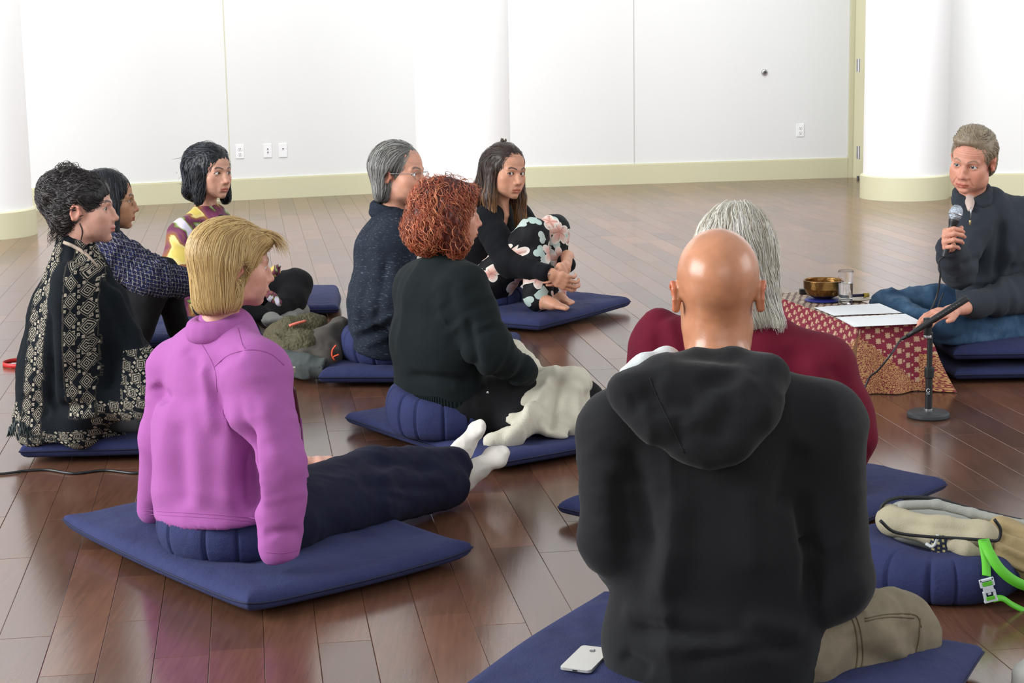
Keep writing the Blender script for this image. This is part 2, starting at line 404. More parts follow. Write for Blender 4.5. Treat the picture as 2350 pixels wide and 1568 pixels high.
class Head:
    """a posed head: c = world place of the head's origin, face direction by yaw (0 = +Y, clockwise seen from above), pitch (down +), roll;
    base = where the neck meets the chest and its own yaw"""
    def __init__(s, c, yaw, pitch=0, roll=0, scale=1.0, wide=1.0, lean=(0, 0), body_yaw=None, res=.0024, skin=(.55, .33, .24), lips=None, brow=(.05, .035, .03), iris=(.10, .06, .03),
                 gaze=None, jaw=1.0, nose=1.0, neck=1.0, age=0.0, smile=0.0, browt=.0045, neckpitch=0.0, blush=1.0, lid=1.0):
        s.c = np.asarray(c, float); s.sc = scale; y = math.radians(yaw)
        s.R = rotz(-y) @ rotx(-math.radians(pitch)) @ roty(math.radians(roll))
        by = math.radians(yaw if body_yaw is None else body_yaw); s.B = rotz(-by) @ rotx(-math.radians(neckpitch * .35))
        V, F = head_mesh(res); V = V.copy(); s.F = F
        x, yy, z = V.T.copy()
        low = sstep(-.02, -.085, z) * sstep(-.13, -.10, z)
        V[:, 0] = x * (1 + (wide - 1) * sstep(-.14, -.09, z)) * (1 + (jaw - 1) * low)
        nz = sstep(.012, .03, .03 - np.abs(x)) * sstep(.082, .10, yy) * sstep(-.056, -.04, z) * sstep(.016, -.01, z)
        V[:, 1] += nz * (nose - 1) * .02
        mc = sstep(.012, .026, np.abs(x)) * sstep(.035, .026, np.abs(x)) * sstep(.06, .08, yy) * np.exp(-((z + .071) / .014) ** 2)
        V[:, 2] += smile * .006 * mc; V[:, 1] -= smile * .003 * mc
        ck = np.exp(-(((np.abs(x) - .043) / .016) ** 2 + ((z + .035) / .016) ** 2)) * (yy > .02); V[:, 1] += smile * .005 * ck
        nk = sstep(-.080, -.130, z) * sstep(-.235, -.19, z) * sstep(.062, .030, yy); V[:, 0] *= 1 + (neck - 1) * nk
        V[:, 1] = (V[:, 1] + .03) * (1 + (neck - 1) * nk) - .03
        # colour
        col = np.tile(np.array(skin), (len(V), 1)); P = V * 1
        def mixc(w, c_): nonlocal col; w = np.clip(w, 0, 1)[:, None]; col = col * (1 - w) + np.array(c_) * w
        col *= (1 + .10 * noise(P, 45, 3) + .06 * noise(P, 120, 5))[:, None]
        red = np.array(skin) * np.array([1.05, .74, .70])
        mixc(.28 * blush * np.exp(-(((np.abs(x) - .045) / .02) ** 2 + ((z + .035) / .018) ** 2)) * (yy > .03), red)
        mixc(.35 * blush * np.exp(-((x / .016) ** 2 + ((z + .038) / .012) ** 2)) * (yy > .095), red)
        mixc(.6 * blush * sstep(.074, .082, np.abs(x)) * (z > -.05) * (z < .03) * (yy < .012), red)
        mixc(.25 * np.exp(-(((np.abs(x) - .031) / .018) ** 2 + ((z + .012) / .008) ** 2)) * (yy > .06), np.array(skin) * np.array([.72, .62, .66]))
        lp = lips if lips is not None else np.array(skin) * np.array([.86, .50, .52])
        zl = -.0712 - .012 * (x / .024) ** 2 * 0
        lm = sstep(.0255, .0215, np.abs(x)) * sstep(.0125, .0095, np.abs(z + .0715) + .006 * (np.abs(x) / .024) ** 2) * (yy > .080)
        mixc(.8 * lm, lp); mixc(.75 * lm * sstep(.0022, .0008, np.abs(z + .0718)), np.array(lp) * .45)
        bz = z - (.0195 + .006 * np.sin(np.clip((np.abs(x) - .012) / .036, 0, 1) * 2.4) - .004 * np.clip((np.abs(x) - .036) / .012, 0, 1))
        mixc(.85 * sstep(browt * 1.15, browt * .55, np.abs(bz)) * sstep(.009, .014, np.abs(x)) * sstep(.051, .044, np.abs(x)) * (yy > .04), brow)
        # lash line along the upper lid, and a soft lower one
        q = (np.abs(x) - .0315) / .0165; ez = z - (.0050 - .0075 * q ** 2)
        mixc(.95 * lid * sstep(.0030, .0014, np.abs(ez)) * sstep(1.08, .9, np.abs(q)) * (yy > .068), np.array(brow) * .5)
        ez = z - (-.0052 + .0030 * q ** 2); mixc(.45 * lid * sstep(.0022, .0010, np.abs(ez)) * sstep(1.0, .8, np.abs(q)) * (yy > .068), np.array(brow) * .7 + np.array(skin) * .1)
        ez = z - (.0105 - .0075 * q ** 2); mixc(.30 * sstep(.0016, .0006, np.abs(ez)) * sstep(1.0, .8, np.abs(q)) * (yy > .068), np.array(skin) * .45)
        if age:
            V[:, 1] -= age * .0016 * np.maximum(0, np.sin(z * 780)) * sstep(.035, .05, z) * sstep(.078, .066, z) * (yy > .05)
            nl = np.exp(-((np.abs(x) - (.022 + (-.040 - z) * .45)) / .0035) ** 2) * sstep(-.082, -.07, z) * sstep(-.040, -.048, z) * (yy > .06); V[:, 1] -= age * .004 * nl
            mixc(age * .35 * nl, red * .8)
        s.local = V.copy(); s.col = col; s.V = s.place(V)
        s.iris = iris; s.gaze = s.R.T @ nrm(gaze) if gaze is not None else V3(0, 1, 0)
    def place(s, V):
        "head-local -> world; the neck bends smoothly between chest and head"
        V = np.asarray(V, float); p0 = V3(0, -.030, -.115)
        w = sstep(-.185, -.085, V[:, 2])[:, None]
        H = ((V - p0) @ s.R.T) * w + ((V - p0) @ s.B.T) * (1 - w)
        return s.c + (s.R @ p0 + H) * s.sc
    def pt(s, *q): return s.c + s.R @ np.asarray(q, float) * s.sc
    def dirw(s, *q): return s.R @ np.asarray(q, float)
    def eyes(s, parent):
        for x in (-1, 1):
            V, F, ang = eye_mesh(s.gaze)
            col = np.tile(np.array((.78, .74, .70)), (len(V), 1)); col[ang < .50] = np.array(s.iris); col[ang < .22] = (.004, .004, .004); col[(ang >= .43) & (ang < .52)] *= .5
            mesh('eye', s.pt(x * .031, .0715, -.001) + V @ s.R.T * .0134 * s.sc, F, M_EYE, parent, attrs={'col': col})
# ---- hair: a cap volume with combed strands lying on it
def strands(P, rad, colr, out=None):
    "P: (n,steps,3) strand points -> one mesh of tapering locks, each a narrow strip lying flat on the hair with a slight ridge along its middle"
    n, m, _ = P.shape; T = np.gradient(P, axis=1); T /= np.maximum(1e-9, np.linalg.norm(T, axis=2))[..., None]
    o = P - (np.array([0, -.025, .0]) if out is None else out); o /= np.maximum(1e-6, np.linalg.norm(o, axis=2))[..., None]
    u = np.cross(T, o); u /= np.maximum(1e-6, np.linalg.norm(u, axis=2))[..., None]; w = np.cross(u, T)
    tp = (1 - np.linspace(0, 1, m) ** 3 * .85)[None, :, None]; rad = np.asarray(rad).reshape(-1, 1, 1) * tp
    V = np.stack([P - rad * u - w * rad * .5, P + rad * u * .0 + w * rad * .6, P + rad * u - w * rad * .5], 2).reshape(-1, 3); base = np.arange(n)[:, None, None] * m * 3
    i = np.arange(m - 1)[None, :, None]; j = np.arange(2)[None, None, :]
    F = np.stack([base + i * 3 + j, base + (i + 1) * 3 + j, base + (i + 1) * 3 + j + 1, base + i * 3 + j + 1], -1).reshape(-1, 4)
    return V, F[:, ::-1], {'col': np.repeat(colr, m * 3, axis=0)}
def comb(cap, seeds, flow, steps, step, lift=(0, .004), curl=0, curlf=0, stop=None, seed=1, hug=1.0, wob=.25):
    "grow strands from seeds over the surface of cap along flow(P)"
    r = np.random.default_rng(seed); n = len(seeds); lf = r.uniform(lift[0], lift[1], n); P = seeds.copy(); out = []
    ph = r.uniform(0, 6.28, n); alive = np.ones(n, bool); wv = r.normal(0, wob, (n, 3)); ln = r.uniform(.75, 1.1, n)
    for i in range(steps):
        d = flow(P) + wv * .5 + wob * np.stack([noise(P, 30, 1), noise(P, 30, 2), noise(P, 30, 3)], -1)
        g = cap.grad(P); D = cap.ev(P)
        d = d - g * np.sum(d * g, 1)[:, None] * hug; d /= np.maximum(1e-9, np.linalg.norm(d, axis=1))[:, None]
        P = P + d * (step * ln)[:, None] * alive[:, None]
        P = P - g * ((cap.ev(P) - lf) * hug * alive)[:, None]
        if stop is not None: alive = alive & ~stop(P)
        q = P.copy()
        if curl:
            b = np.cross(d, g); t = ph + i * curlf; q = q + curl * (np.cos(t)[:, None] * b + np.sin(t)[:, None] * g) * min(1, i / 3)
        out.append(q)
    return np.stack(out, 1)
def surf_seeds(cap, n, accept, seed=1, lo=None, hi=None):
    r = np.random.default_rng(seed); pos = [p for p in cap.p if p[4] == '+']
    lo = np.min([p[1] for p in pos], 0); hi = np.max([p[2] for p in pos], 0); P = r.uniform(lo - .01, hi + .01, (n * 14, 3))
    for _ in range(4): P = P - cap.grad(P) * cap.ev(P)[:, None]
    P = P[(np.abs(cap.ev(P)) < .003)]; P = P[accept(P)]
    return P[:n]
def shade(n, base, var=.25, alt=None, altp=.0, seed=3):
    r = np.random.default_rng(seed); c = np.tile(np.array(base, float), (n, 1)) * np.exp(r.normal(0, var, (n, 1)))
    if alt is not None: m = r.random(n) < altp; c[m] = np.array(alt) * np.exp(r.normal(0, var * .7, (m.sum(), 1)))
    return c
def hair_obj(h, parent, cap, strand_sets, base, rad=.0011, capcol=None, groove=.0015, seed=0, name='hair', flow=None, hl=260, hlz=-.02):
    "cap (Sdf in head space) + strands in head space, put on the posed head h"
    V, F = cap.mesh(); N_ = vnormals(V, F); V = V + N_ * (groove * noise(V * np.array([1, 1, .35]), 160, seed))[:, None]
    cc = np.tile(np.array(capcol if capcol is not None else [c * .55 for c in base]), (len(V), 1)) * (1 + .3 * noise(V * np.array([1, 1, .3]), 180, 4))[:, None]
    parts = [(V, F, {'col': cc})]
    if flow is not None:                                  # fine hairs that blend the hairline into the skin
        L = h.local; e_ = cap.ev(L); ok = np.where((e_ > .0002) & (e_ < .0075) & (L[:, 2] > hlz) & (np.abs(L[:, 0]) < .079) & ~((np.abs(L[:, 0]) > .068) & (L[:, 1] < .018) & (L[:, 2] < .03)))[0]
        if len(ok) > 20:
            r_ = np.random.default_rng(seed + 77); sd_ = L[r_.choice(ok, hl)]; Pt = comb(cap, sd_, flow, 9, .006, (.0005, .003), seed=seed + 3, wob=.25); Pt = np.concatenate([sd_[:, None, :], Pt], 1)
            strand_sets = list(strand_sets) + [(Pt, shade(hl, base, .2), .0008)]
    for P, colr, r_ in strand_sets: parts.append(strands(P, np.full(len(P), r_), colr))
    V, F, At = joinm(parts)
    W = h.c + (V @ h.R.T) * h.sc
    return mesh(name, W, F, M_HAIR, parent, attrs=At)
# ================================================================ hands and feet
def add_hand(s, wrist, fwd, palm, side, curls, thumb, scale=1.0, spread=.06, arm=None):
    """adds one hand to Sdf s: fwd = wrist to knuckles, palm = direction the palm faces, side = +1 when the thumb lies on fwd x palm's side
    curls = four (a,b,c) bends in degrees for index..little; thumb = two points (hand space) for joint and tip"""
    f = nrm(fwd); p = np.asarray(palm, float); p = nrm(p - f * (p @ f)); t = np.cross(f, p) * side; L = scale
    H = lambda a, b, c: np.asarray(wrist) + L * (a * f + b * t + c * p)          # forward, thumbward, palmward
    s.seg(H(.004, .0, 0), H(.050, .002, 0), (.024 * L, .015 * L), (.037 * L, .0135 * L), t, k=.012)
    s.seg(H(.050, .002, 0), H(.082, .002, .001), (.037 * L, .0135 * L), (.038 * L, .0115 * L), t, k=.010)
    s.cone(H(.022, .022, .010), H(.055, .032, .010), .0135 * L, .012 * L, k=.012)  # ball of the thumb
    base = [(.084, .030), (.089, .0105), (.085, -.0095), (.076, -.028)]; lens = [(.042, .026, .021), (.047, .030, .022), (.043, .028, .022), (.034, .021, .019)]
    rr = [(.0098, .0088, .0076), (.0100, .0089, .0077), (.0094, .0085, .0073), (.0084, .0075, .0066)]; tips = []
    for i, (b, ln, r) in enumerate(zip(base, lens, rr)):
        q = H(b[0], b[1], 0); a = 0; d0 = nrm(f + t * spread * (1.5 - i)); pts = [q]
        for l_, c_ in zip(ln, curls[i]):
            a += math.radians(c_); q = q + L * l_ * (math.cos(a) * d0 + math.sin(a) * p); pts.append(q)
        s.cone(H(b[0] - .02, b[1] * .9, 0), pts[0], .0100 * L, r[0] * 1.06 * L, k=.008)
        s.cone(pts[0], pts[1], r[0] * 1.03 * L, r[1] * L, k=.0025); s.cone(pts[1], pts[2], r[1] * 1.06 * L, r[2] * L, k=.0025); s.cone(pts[2], pts[3], r[2] * 1.03 * L, r[2] * .86 * L, k=.0025); tips.append(pts)
    j, e = H(*thumb[0]), H(*thumb[1]); m = H(.040, .034, .012); s.cone(m, j, .0125 * L, .0108 * L, k=.007); s.cone(j, e, .0108 * L, .0085 * L, k=.003)
    if arm is not None: s.seg(arm, H(.01, 0, 0), (.034 * L, .032 * L), (.026 * L, .018 * L), t, k=.015)
    return tips
def skin_col(V, skin, seed=1):
    c = np.tile(np.array(skin, float), (len(V), 1)); return c * (1 + .12 * noise(V, 60, seed) + .06 * noise(V, 160, seed + 1))[:, None]
def add_foot(s, heel, toe, up, w=1.0, bare=False, ankle=None, side=1):
    "foot from heel to toe; up = direction of the instep"
    heel = np.asarray(heel, float); toe = np.asarray(toe, float); d = toe - heel; L = np.linalg.norm(d); f = d / L; u = np.asarray(up, float); u = nrm(u - f * (u @ f)); t = np.cross(f, u) * side
    P = lambda a, b, c: heel + f * a * L + t * b * L + u * c * L
    s.ell(P(.10, 0, .10), (.115 * L, .125 * L * w, .12 * L), M=np.stack([f, t, u], 1), k=.02)
    s.seg(P(.12, 0, .13), P(.45, .0, .10), (.11 * L * w, .12 * L), (.13 * L * w, .115 * L), t, k=.03)
    s.seg(P(.45, 0, .10), P(.74, .01, .06), (.13 * L * w, .11 * L), (.165 * L * w, .065 * L), t, k=.03)
    if ankle is not None: s.cone(P(.17, 0, .20), ankle, .13 * L, .13 * L, k=.05)
    if not bare: s.seg(P(.72, .01, .06), P(.90, .015, .05), (.165 * L * w, .07 * L), (.13 * L * w, .055 * L), t, k=.03)
    else:
        for i, (b, a, r) in enumerate([(.115, 1.0, .052), (.035, .98, .036), (-.03, .94, .034), (-.09, .88, .032), (-.14, .81, .030)]):
            s.cone(P(.70, b * .9, .055), P(a - r, b * 1.05, .036), r * 1.0 * L, r * L, k=.008)
# ================================================================ the room
M_WALL = Mat('wall_paint', rough=.85, col=(.73, .735, .73), spec=.2); M_WALL.bump(M_WALL.noise(M_WALL.obj(), 60, 3), .0008, .3); M_WALL = M_WALL.m
M_TRIM = Mat('trim_paint', rough=.5, col=srgb(202, 199, 168), spec=.35).m
M_GAP = plain('panel_gap', srgb(190, 190, 186), .9)
M_WOOD = Mat('plank_wood', rough=.2, spec=.5)
_o = M_WOOD.obj(); _AZ = -.1460
_r = M_WOOD.mapped(_o, (9, .55, 9), (0, 0, -_AZ * -1)); _g = M_WOOD.noise(_r, 9, 6, .62); _b = M_WOOD.noise(M_WOOD.mapped(_o, (1, .35, 1), (0, 0, _AZ)), 7, 3)
_c = M_WOOD.node('ShaderNodeMix', data_type='RGBA', blend_type='MULTIPLY'); _c.inputs[0].default_value = 1
M_WOOD.nt.links.new(M_WOOD.attr('col').outputs['Color'], _c.inputs[6]); M_WOOD.nt.links.new(M_WOOD.ramp(_g * .55 + _b * .45, [(.25, (.55, .52, .50)), (.5, (.95, .95, .95)), (.75, (1.3, 1.28, 1.22))]), _c.inputs[7])
M_WOOD.color(_c.outputs[2]); M_WOOD.rough(_b * .08 + .15); M_WOOD.bump(_g, .0004, .35); M_WOOD = M_WOOD.m
_pd = V3(math.sin(_AZ), math.cos(_AZ), 0); _pq = V3(math.cos(_AZ), -math.sin(_AZ), 0)
_V, _F = boxm((-9, -3, -.08), (9, 18, -.004))
floor = tag(mesh('floor', _V, _F, plain('floor_joint', srgb(70, 46, 36), .8), smooth=False), 'dark brown glossy strip wood floor of the hall', None, None, 'structure')
PW = (FL(481, 1500) @ _pq - FL(-18, 1500) @ _pq) / 4; P0 = FL(481, 1500) @ _pq
def pix(P):
    d = np.asarray(P, float) - CC; w = d @ CF; return np.array([1175 + FPX * (d @ CR) / w, 784 - FPX * (d @ CU) / w, w])
_pl = []; _rp = np.random.default_rng(11)
for _i in range(-74, 74):
    q0 = P0 + _i * PW; t = -3.5 + _rp.uniform(0, 1)
    while t < 17.6:
        L = _rp.choice([.38, .55, .75, .95, 1.15, 1.3]) * _rp.uniform(.9, 1.1); _pl.append((q0, t, L, _rp.random(3))); t += L
def _shade(r):
    b = np.array(srgb(110, 74, 56)) * (1 - r[0]) + np.array(srgb(92, 63, 50)) * r[0]; b = b * .85 if r[1] > .85 else b * (1.2 if r[1] < .12 else 1); return b * (.9 + .25 * r[2])
def _plank(q0, t, L):
    g = .0004; b = .0010; q = [(q0 + g, t + g), (q0 + PW - g, t + g), (q0 + PW - g, t + L - g), (q0 + g, t + L - g)]; qi = [(q0 + g + b, t + g + b), (q0 + PW - g - b, t + g + b), (q0 + PW - g - b, t + L - g - b), (q0 + g + b, t + L - g - b)]
    V = [_pq * a + _pd * c + V3(0, 0, z) for ring, z in ((q, -.006), (q, -.0007), (qi, 0.)) for a, c in ring]
    F = [(8, 9, 10, 11)] + [(i + j, i + (j + 1) % 4, i + 4 + (j + 1) % 4, i + 4 + j) for i in (0, 4) for j in range(4)]
    return np.array(V), np.array(F)
def _parea(q0, t, L):
    c = np.array([pix(_pq * a + _pd * b) for a, b in ((q0, t), (q0 + PW, t), (q0 + PW, t + L), (q0, t + L))])
    if (c[:, 2] < .5).any(): return 0
    c[:, 0] = np.clip(c[:, 0], 0, 2350); c[:, 1] = np.clip(c[:, 1], 0, 1568); x, y = c[:, 0], c[:, 1]
    return abs((x * np.roll(y, -1) - y * np.roll(x, -1)).sum()) / 2
_ar = [(_parea(*p[:3]), i) for i, p in enumerate(_pl)]; _big = set(i for a, i in sorted(_ar, reverse=True)[:300])
_rest = []
for _i, (q0, t, L, r) in enumerate(_pl):
    V, F = _plank(q0, t, L); col = {'col': np.tile(_shade(r), (len(V), 1))}
    if _i in _big: mesh('plank', V, F, M_WOOD, floor, smooth=False, attrs=col)
    else: _rest.append((V, F, col))
V, F, _a = joinm(_rest); tag(mesh('planks', V, F, M_WOOD, floor, smooth=False, attrs=_a), 'planks of the floor beyond the nearest ones', None, None, 'stuff')
# ---- walls: the back wall bends behind the middle column
def wall_strip(name, P, Q, z0, z1, th, mat, out, parent=None, label=None):
    P = V3(*P, 0); Q = V3(*Q, 0); d = nrm(Q - P); n = V3(d[1], -d[0], 0) * (1 if out > 0 else -1)
    V = [p + n * o + V3(0, 0, z) for z in (z0, z1) for p, o in ((P, 0), (Q, 0), (Q, th), (P, th))]
    F = np.array([[0, 3, 2, 1], [4, 5, 6, 7], [0, 1, 5, 4], [1, 2, 6, 5], [2, 3, 7, 6], [3, 0, 4, 7]])
    o = mesh(name, np.array(V), F, mat, parent, smooth=False)
    if parent is None: tag(o, label, None, None, 'structure')
    return o
WL0, WB, WR0 = (-7.5, 12.70), (-.55, 15.32), (3.04, 15.90)
RT1, RT2, RF = (3.14, 15.25), (3.30, 13.98), (8.0, 13.60)
wallL = wall_strip('wall_back_left', WL0, WB, 0, 5.2, -.2, M_WALL, 1, label='white panelled back wall left of the middle column')
wallR = wall_strip('wall_back_right', WB, WR0, 0, 5.2, -.2, M_WALL, 1, label='white panelled back wall right of the middle column')
wallS = wall_strip('wall_return', RT1, RT2, 0, 5.2, -.2, M_WALL, 1, label='short white side wall behind the right column')
wallF = wall_strip('wall_right', RT2, RF, 0, 5.2, -.2, M_WALL, 1, label='white wall right of the right column')
def bb(name, P, Q, out, label):
    o = wall_strip(name, P, Q, 0, .168, .022, M_TRIM, out, label=label); wall_strip('top_bead', P, Q, .168, .178, .014, M_TRIM, out, parent=o); return o
bb('baseboard_left', WL0, WB, 1, 'pale cream baseboard along the left back wall'); bb('baseboard_back', WB, WR0, 1, 'pale cream baseboard along the right back wall')
bb('baseboard_right', RT2, RF, 1, 'pale cream baseboard along the wall behind the man')
def on_wall(P, Q, x, y):
    "point of the vertical plane through floor points P, Q seen at pixel x, y"
    P = V3(*P, 0); Q = V3(*Q, 0); n = nrm(np.cross(Q - P, V3(0, 0, 1))); d = ray(x, y); return CC + d * (((P - CC) @ n) / (d @ n)), nrm(Q - P), (n if n[1] < 0 else -n)
# panel joints
for i, (w, P, Q, x, y) in enumerate([(wallL, WL0, WB, 520, 200), (wallR, WB, WR0, 1455, 200)]):
    c, d, n = on_wall(P, Q, x, y); a = c - d * .004; b = c + d * .004
    wall_strip('panel_joint', a[:2], b[:2], .175, 5.2, .003, M_GAP if i else plain('panel_gap_pale', srgb(205, 203, 180), .9), 1, parent=w)
# door casing and hinges at the end of the back wall
c, d, n = on_wall(WB, WR0, 1946, 300)
cs = tag(empty('door_1', (3.1, 15.6, 0), 'cream door casing with steel hinges beside the right column', None), None, None, None, 'structure')
wall_strip('casing', (c + d * 0)[:2], (c + d * .07)[:2], 0, 5.2, .03, M_TRIM, 1, parent=cs)
wall_strip('jamb', (c + d * .07 + n * .03)[:2], (c + d * .15 - n * .02 + V3(.01, -.22, 0))[:2], 0, 5.2, .03, M_TRIM, 1, parent=cs)
M_STEEL = Mat('brushed_steel', rough=.32, col=(.55, .55, .56), metal=1).m; M_CHROME = Mat('chrome', rough=.12, col=(.8, .8, .82), metal=1).m
for yy in (150, 350):
    p = A(1968, yy, 15.62); hg = mesh('hinge', *(lambda q: (q[0], q[1]))(boxm(p - V3(.011, .03, .055), p + V3(.011, .0, .055))), M_STEEL, cs, smooth=False)
    V, F = lathe([(0, -.058), (.009, -.058), (.009, .058), (0, .058)], 10, p + V3(.006, -.034, 0)); mesh('hinge_pin', V, F, M_STEEL, hg)
p = FL(1969, 412); V, F = lathe([(0, 0), (.012, 0), (.012, .03), (0, .032)], 10, p); mesh('floor_pivot', V, F, plain('dark_steel', (.08, .08, .08), .4), cs)
# outlets
M_PLATE = plain('white_plastic', srgb(236, 237, 238), .35); M_SLOT = plain('slot_dark', srgb(60, 60, 62), .6)
def outlet(P, Q, x, y, kind, label):
    c, d, n = on_wall(P, Q, x, y); R = np.stack([d, n, V3(0, 0, 1)], 1); L = lambda V: c + np.asarray(V) @ R.T
    e = empty('wall_outlet', c, label, 'outlet', 'white plates on the back walls')
    V, F = boxm((-.036, .0, -.058), (.036, .007, .058), .003); mesh('cover_plate', L(V), F, M_PLATE, e, smooth=False)
    if kind == 'duplex':
        for z in (.021, -.021):
            V, F = lathe([(0, 0), (.0165, 0), (.0165, .003), (0, .003)], 20); V = np.c_[V[:, 0], V[:, 2] + .007, V[:, 1] + z]; f = mesh('socket', L(V), F[:, ::-1], M_PLATE, e)
            for sx, w, hh, zz in ((-.0065, .0016, .0045, .003), (.0065, .0016, .0045, .003), (0, .0028, .003, -.0085)):
                V, F = boxm((sx - w, .0095, z + zz - hh), (sx + w, .0108, z + zz + hh)); mesh('slot', L(V), F, M_SLOT, f, smooth=False)
    else:
        for z in ((.013, -.013) if kind == 'two' else (.012,)):
            V, F = boxm((-.010, .006, z - .009), (.010, .0095, z + .009), .001); f = mesh('jack', L(V), F, M_PLATE, e, smooth=False)
            V = np.array([(-.0075, .0108, z + .005), (.0075, .0108, z + .005), (.0, .0108, z - .007), (-.0075, .0090, z + .005), (.0075, .0090, z + .005), (.0, .0090, z - .007)])
            mesh('port', L(V), [(0, 1, 2), (3, 5, 4), (0, 3, 4, 1), (1, 4, 5, 2), (2, 5, 3, 0)], M_SLOT, f, smooth=False)
outlet(WL0, WB, 550, 348, 'duplex', 'white duplex outlet, leftmost of the three plates on the left wall')
outlet(WL0, WB, 614, 346, 'two', 'white plate with two jacks, middle of three on the left wall')
outlet(WL0, WB, 649, 345, 'one', 'white plate with one jack, rightmost of three on the left wall')
outlet(WB, WR0, 1836, 299, 'duplex', 'white duplex outlet low on the right back wall')
# round steel lock on the right wall
c, d, n = on_wall(WB, WR0, 1754, 166); e = empty('wall_lock', c, 'round steel lock knob high on the right back wall', 'lock')
R = np.stack([d, V3(0, 0, 1), n], 1)
V, F = lathe([(0, 0), (.029, 0), (.029, .006), (.024, .016), (.017, .019), (0, .019)], 28); mesh('rosette', c + V @ R.T, F, M_STEEL, e)
V, F = lathe([(0, .018), (.013, .018), (.013, .026), (.010, .028), (0, .028)], 20); mesh('cylinder_plug', c + V @ R.T, F, plain('lock_dark', (.12, .12, .12), .35, metal=1), e)
# columns
M_COL = Mat('column_paint', rough=.8, col=(.80, .80, .80), spec=.2).m
def column(name, cx, cy, r, label):
    e = tag(empty(name, (cx, cy, 0), label, 'column'), None, None, 'white round columns with cream bases')
    V, F = lathe([(r, .15), (r, 5.2), (0, 5.2)], 64, (cx, cy, 0)); mesh('shaft', V, F, M_COL, e)
    V, F = lathe([(r + .022, 0), (r + .022, .178), (r + .016, .186), (r + .006, .188), (r, .188)], 64, (cx, cy, 0)); mesh('column_base', V, F, M_TRIM, e)
column('column', -3.70, 12.33, .352, 'white round column cut by the left edge of the picture')
column('column', A(1062, 300, 13.6)[0], 13.6, .362, 'white round column standing in the middle behind the sitters')
column('column', 3.125, 13.95, .325, 'white round column beside the man with the microphone')
# ================================================================ floor mats and round cushions
M_NAVY = Mat('navy_canvas', rough=.85, spec=.25, sheen=.02)
_o = M_NAVY.obj(); _n = M_NAVY.noise(_o, 9, 4); _f = M_NAVY.noise(_o, 420, 2)
M_NAVY.color(M_NAVY.mix((_n * .8 + _f * .4 - .1).clamp(), srgb(36, 40, 78), srgb(54, 61, 104))); M_NAVY.bump(_f + M_NAVY.noise(_o, 18, 3) * 4.0, .0016); M_NAVY = M_NAVY.m
M_SEAM = plain('navy_piping', srgb(20, 24, 58), .8)
def floor_mat(name, C, ux, a, b, th, label, seed=0, z=0.0, dents=(), curl=0.0, sag=None):
    """quilted mat: C = centre on the floor, ux = direction of its side a; dents = (x, y, radius, depth) in world; """
    ux = nrm(V3(ux[0], ux[1], 0)); uy = V3(-ux[1], ux[0], 0); n = 56; m = 48
    e = empty(name, V3(C[0], C[1], z), label, 'floor mat', 'navy floor mats')
    g = np.linspace(-1, 1, n); g = np.sign(g) * (1 - (1 - np.abs(g)) ** 1.5); k = np.linspace(-1, 1, m); k = np.sign(k) * (1 - (1 - np.abs(k)) ** 1.5)
    U, W_ = np.meshgrid(g, k, indexing='ij'); U = U.ravel(); W_ = W_.ravel()
    ed = np.minimum((1 - np.abs(U)) * a / 2, (1 - np.abs(W_)) * b / 2)
    cor = np.abs(U) ** 6 * np.abs(W_) ** 6
    pinch = 1 - .030 * (1 - np.abs(U)) * 0
    X = U * a / 2 * (1 + .012 * np.cos(W_ * 3.1) - .0); Y = W_ * b / 2 * (1 + .012 * np.cos(U * 3.1))
    P = V3(C[0], C[1], 0) + X[:, None] * ux + Y[:, None] * uy
    half = th * .5; prof = half * (np.sqrt(np.clip(1 - (1 - np.clip(ed / .030, 0, 1)) ** 2, 0, 1)) * .55 + half * .42)
    puff = 1 + .18 * (1 - U ** 4) * (1 - W_ ** 4)
    qx = np.zeros_like(U)
    wr = .006 * ridge(P, 5, seed) + .0035 * ridge(P, 13, seed + 3) + .010 * noise(P, 3.5, seed)
    inn = sstep(.0, .06, ed); top = half + prof * puff + wr * inn; bot = half - prof
    bot = np.maximum(bot, .0015)
    for i, (tx, ty) in enumerate([(-.5, -.5), (.5, -.5), (-.5, .5), (.5, .5), (0, 0)]):
        d = np.hypot((U - tx) * a / 2, (W_ - ty) * b / 2); top -= .010 * np.exp(-(d / .03) ** 2)
    for dx, dy, r, dep in dents:
        d = np.hypot(P[:, 0] - dx, P[:, 1] - dy); top -= np.minimum(dep, top * .75) * np.exp(-(d / r) ** 4)
    lift = curl * np.clip(np.abs(U), 0, 1) ** 8 * np.abs(W_) ** 8
    top = np.maximum(top + lift, bot + .002); bot = bot + lift
    Vt = P + V3(0, 0, 1) * (z + top)[:, None]; Vb = P + V3(0, 0, 1) * (z + bot)[:, None]
    i, j = np.meshgrid(np.arange(n - 1), np.arange(m - 1), indexing='ij'); i = i.ravel(); j = j.ravel()
    Ft = np.c_[i * m + j, (i + 1) * m + j, (i + 1) * m + j + 1, i * m + j + 1]; Fb = Ft[:, ::-1] + n * m
    per = [ii * m for ii in range(n)] + [(n - 1) * m + jj for jj in range(1, m)] + [ii * m + m - 1 for ii in range(n - 2, -1, -1)] + [jj for jj in range(m - 2, 0, -1)]
    per = np.array(per); q = np.roll(per, -1); Fs = np.c_[q, per, per + n * m, q + n * m]
    mesh('mat_pad', np.vstack([Vt, Vb]), np.vstack([Ft, Fb, Fs]), M_NAVY, e)
    ring = (Vt[per] * .5 + Vb[per] * .5); ring = ring + (ring - V3(C[0], C[1], 0) - V3(0, 0, 1) * ring[:, 2:]) * .002
    V, F = tube(np.vstack([ring[::2], ring[:1]]), .0028, 6, caps=False); mesh('piping', V, F, M_SEAM, e)
    return e
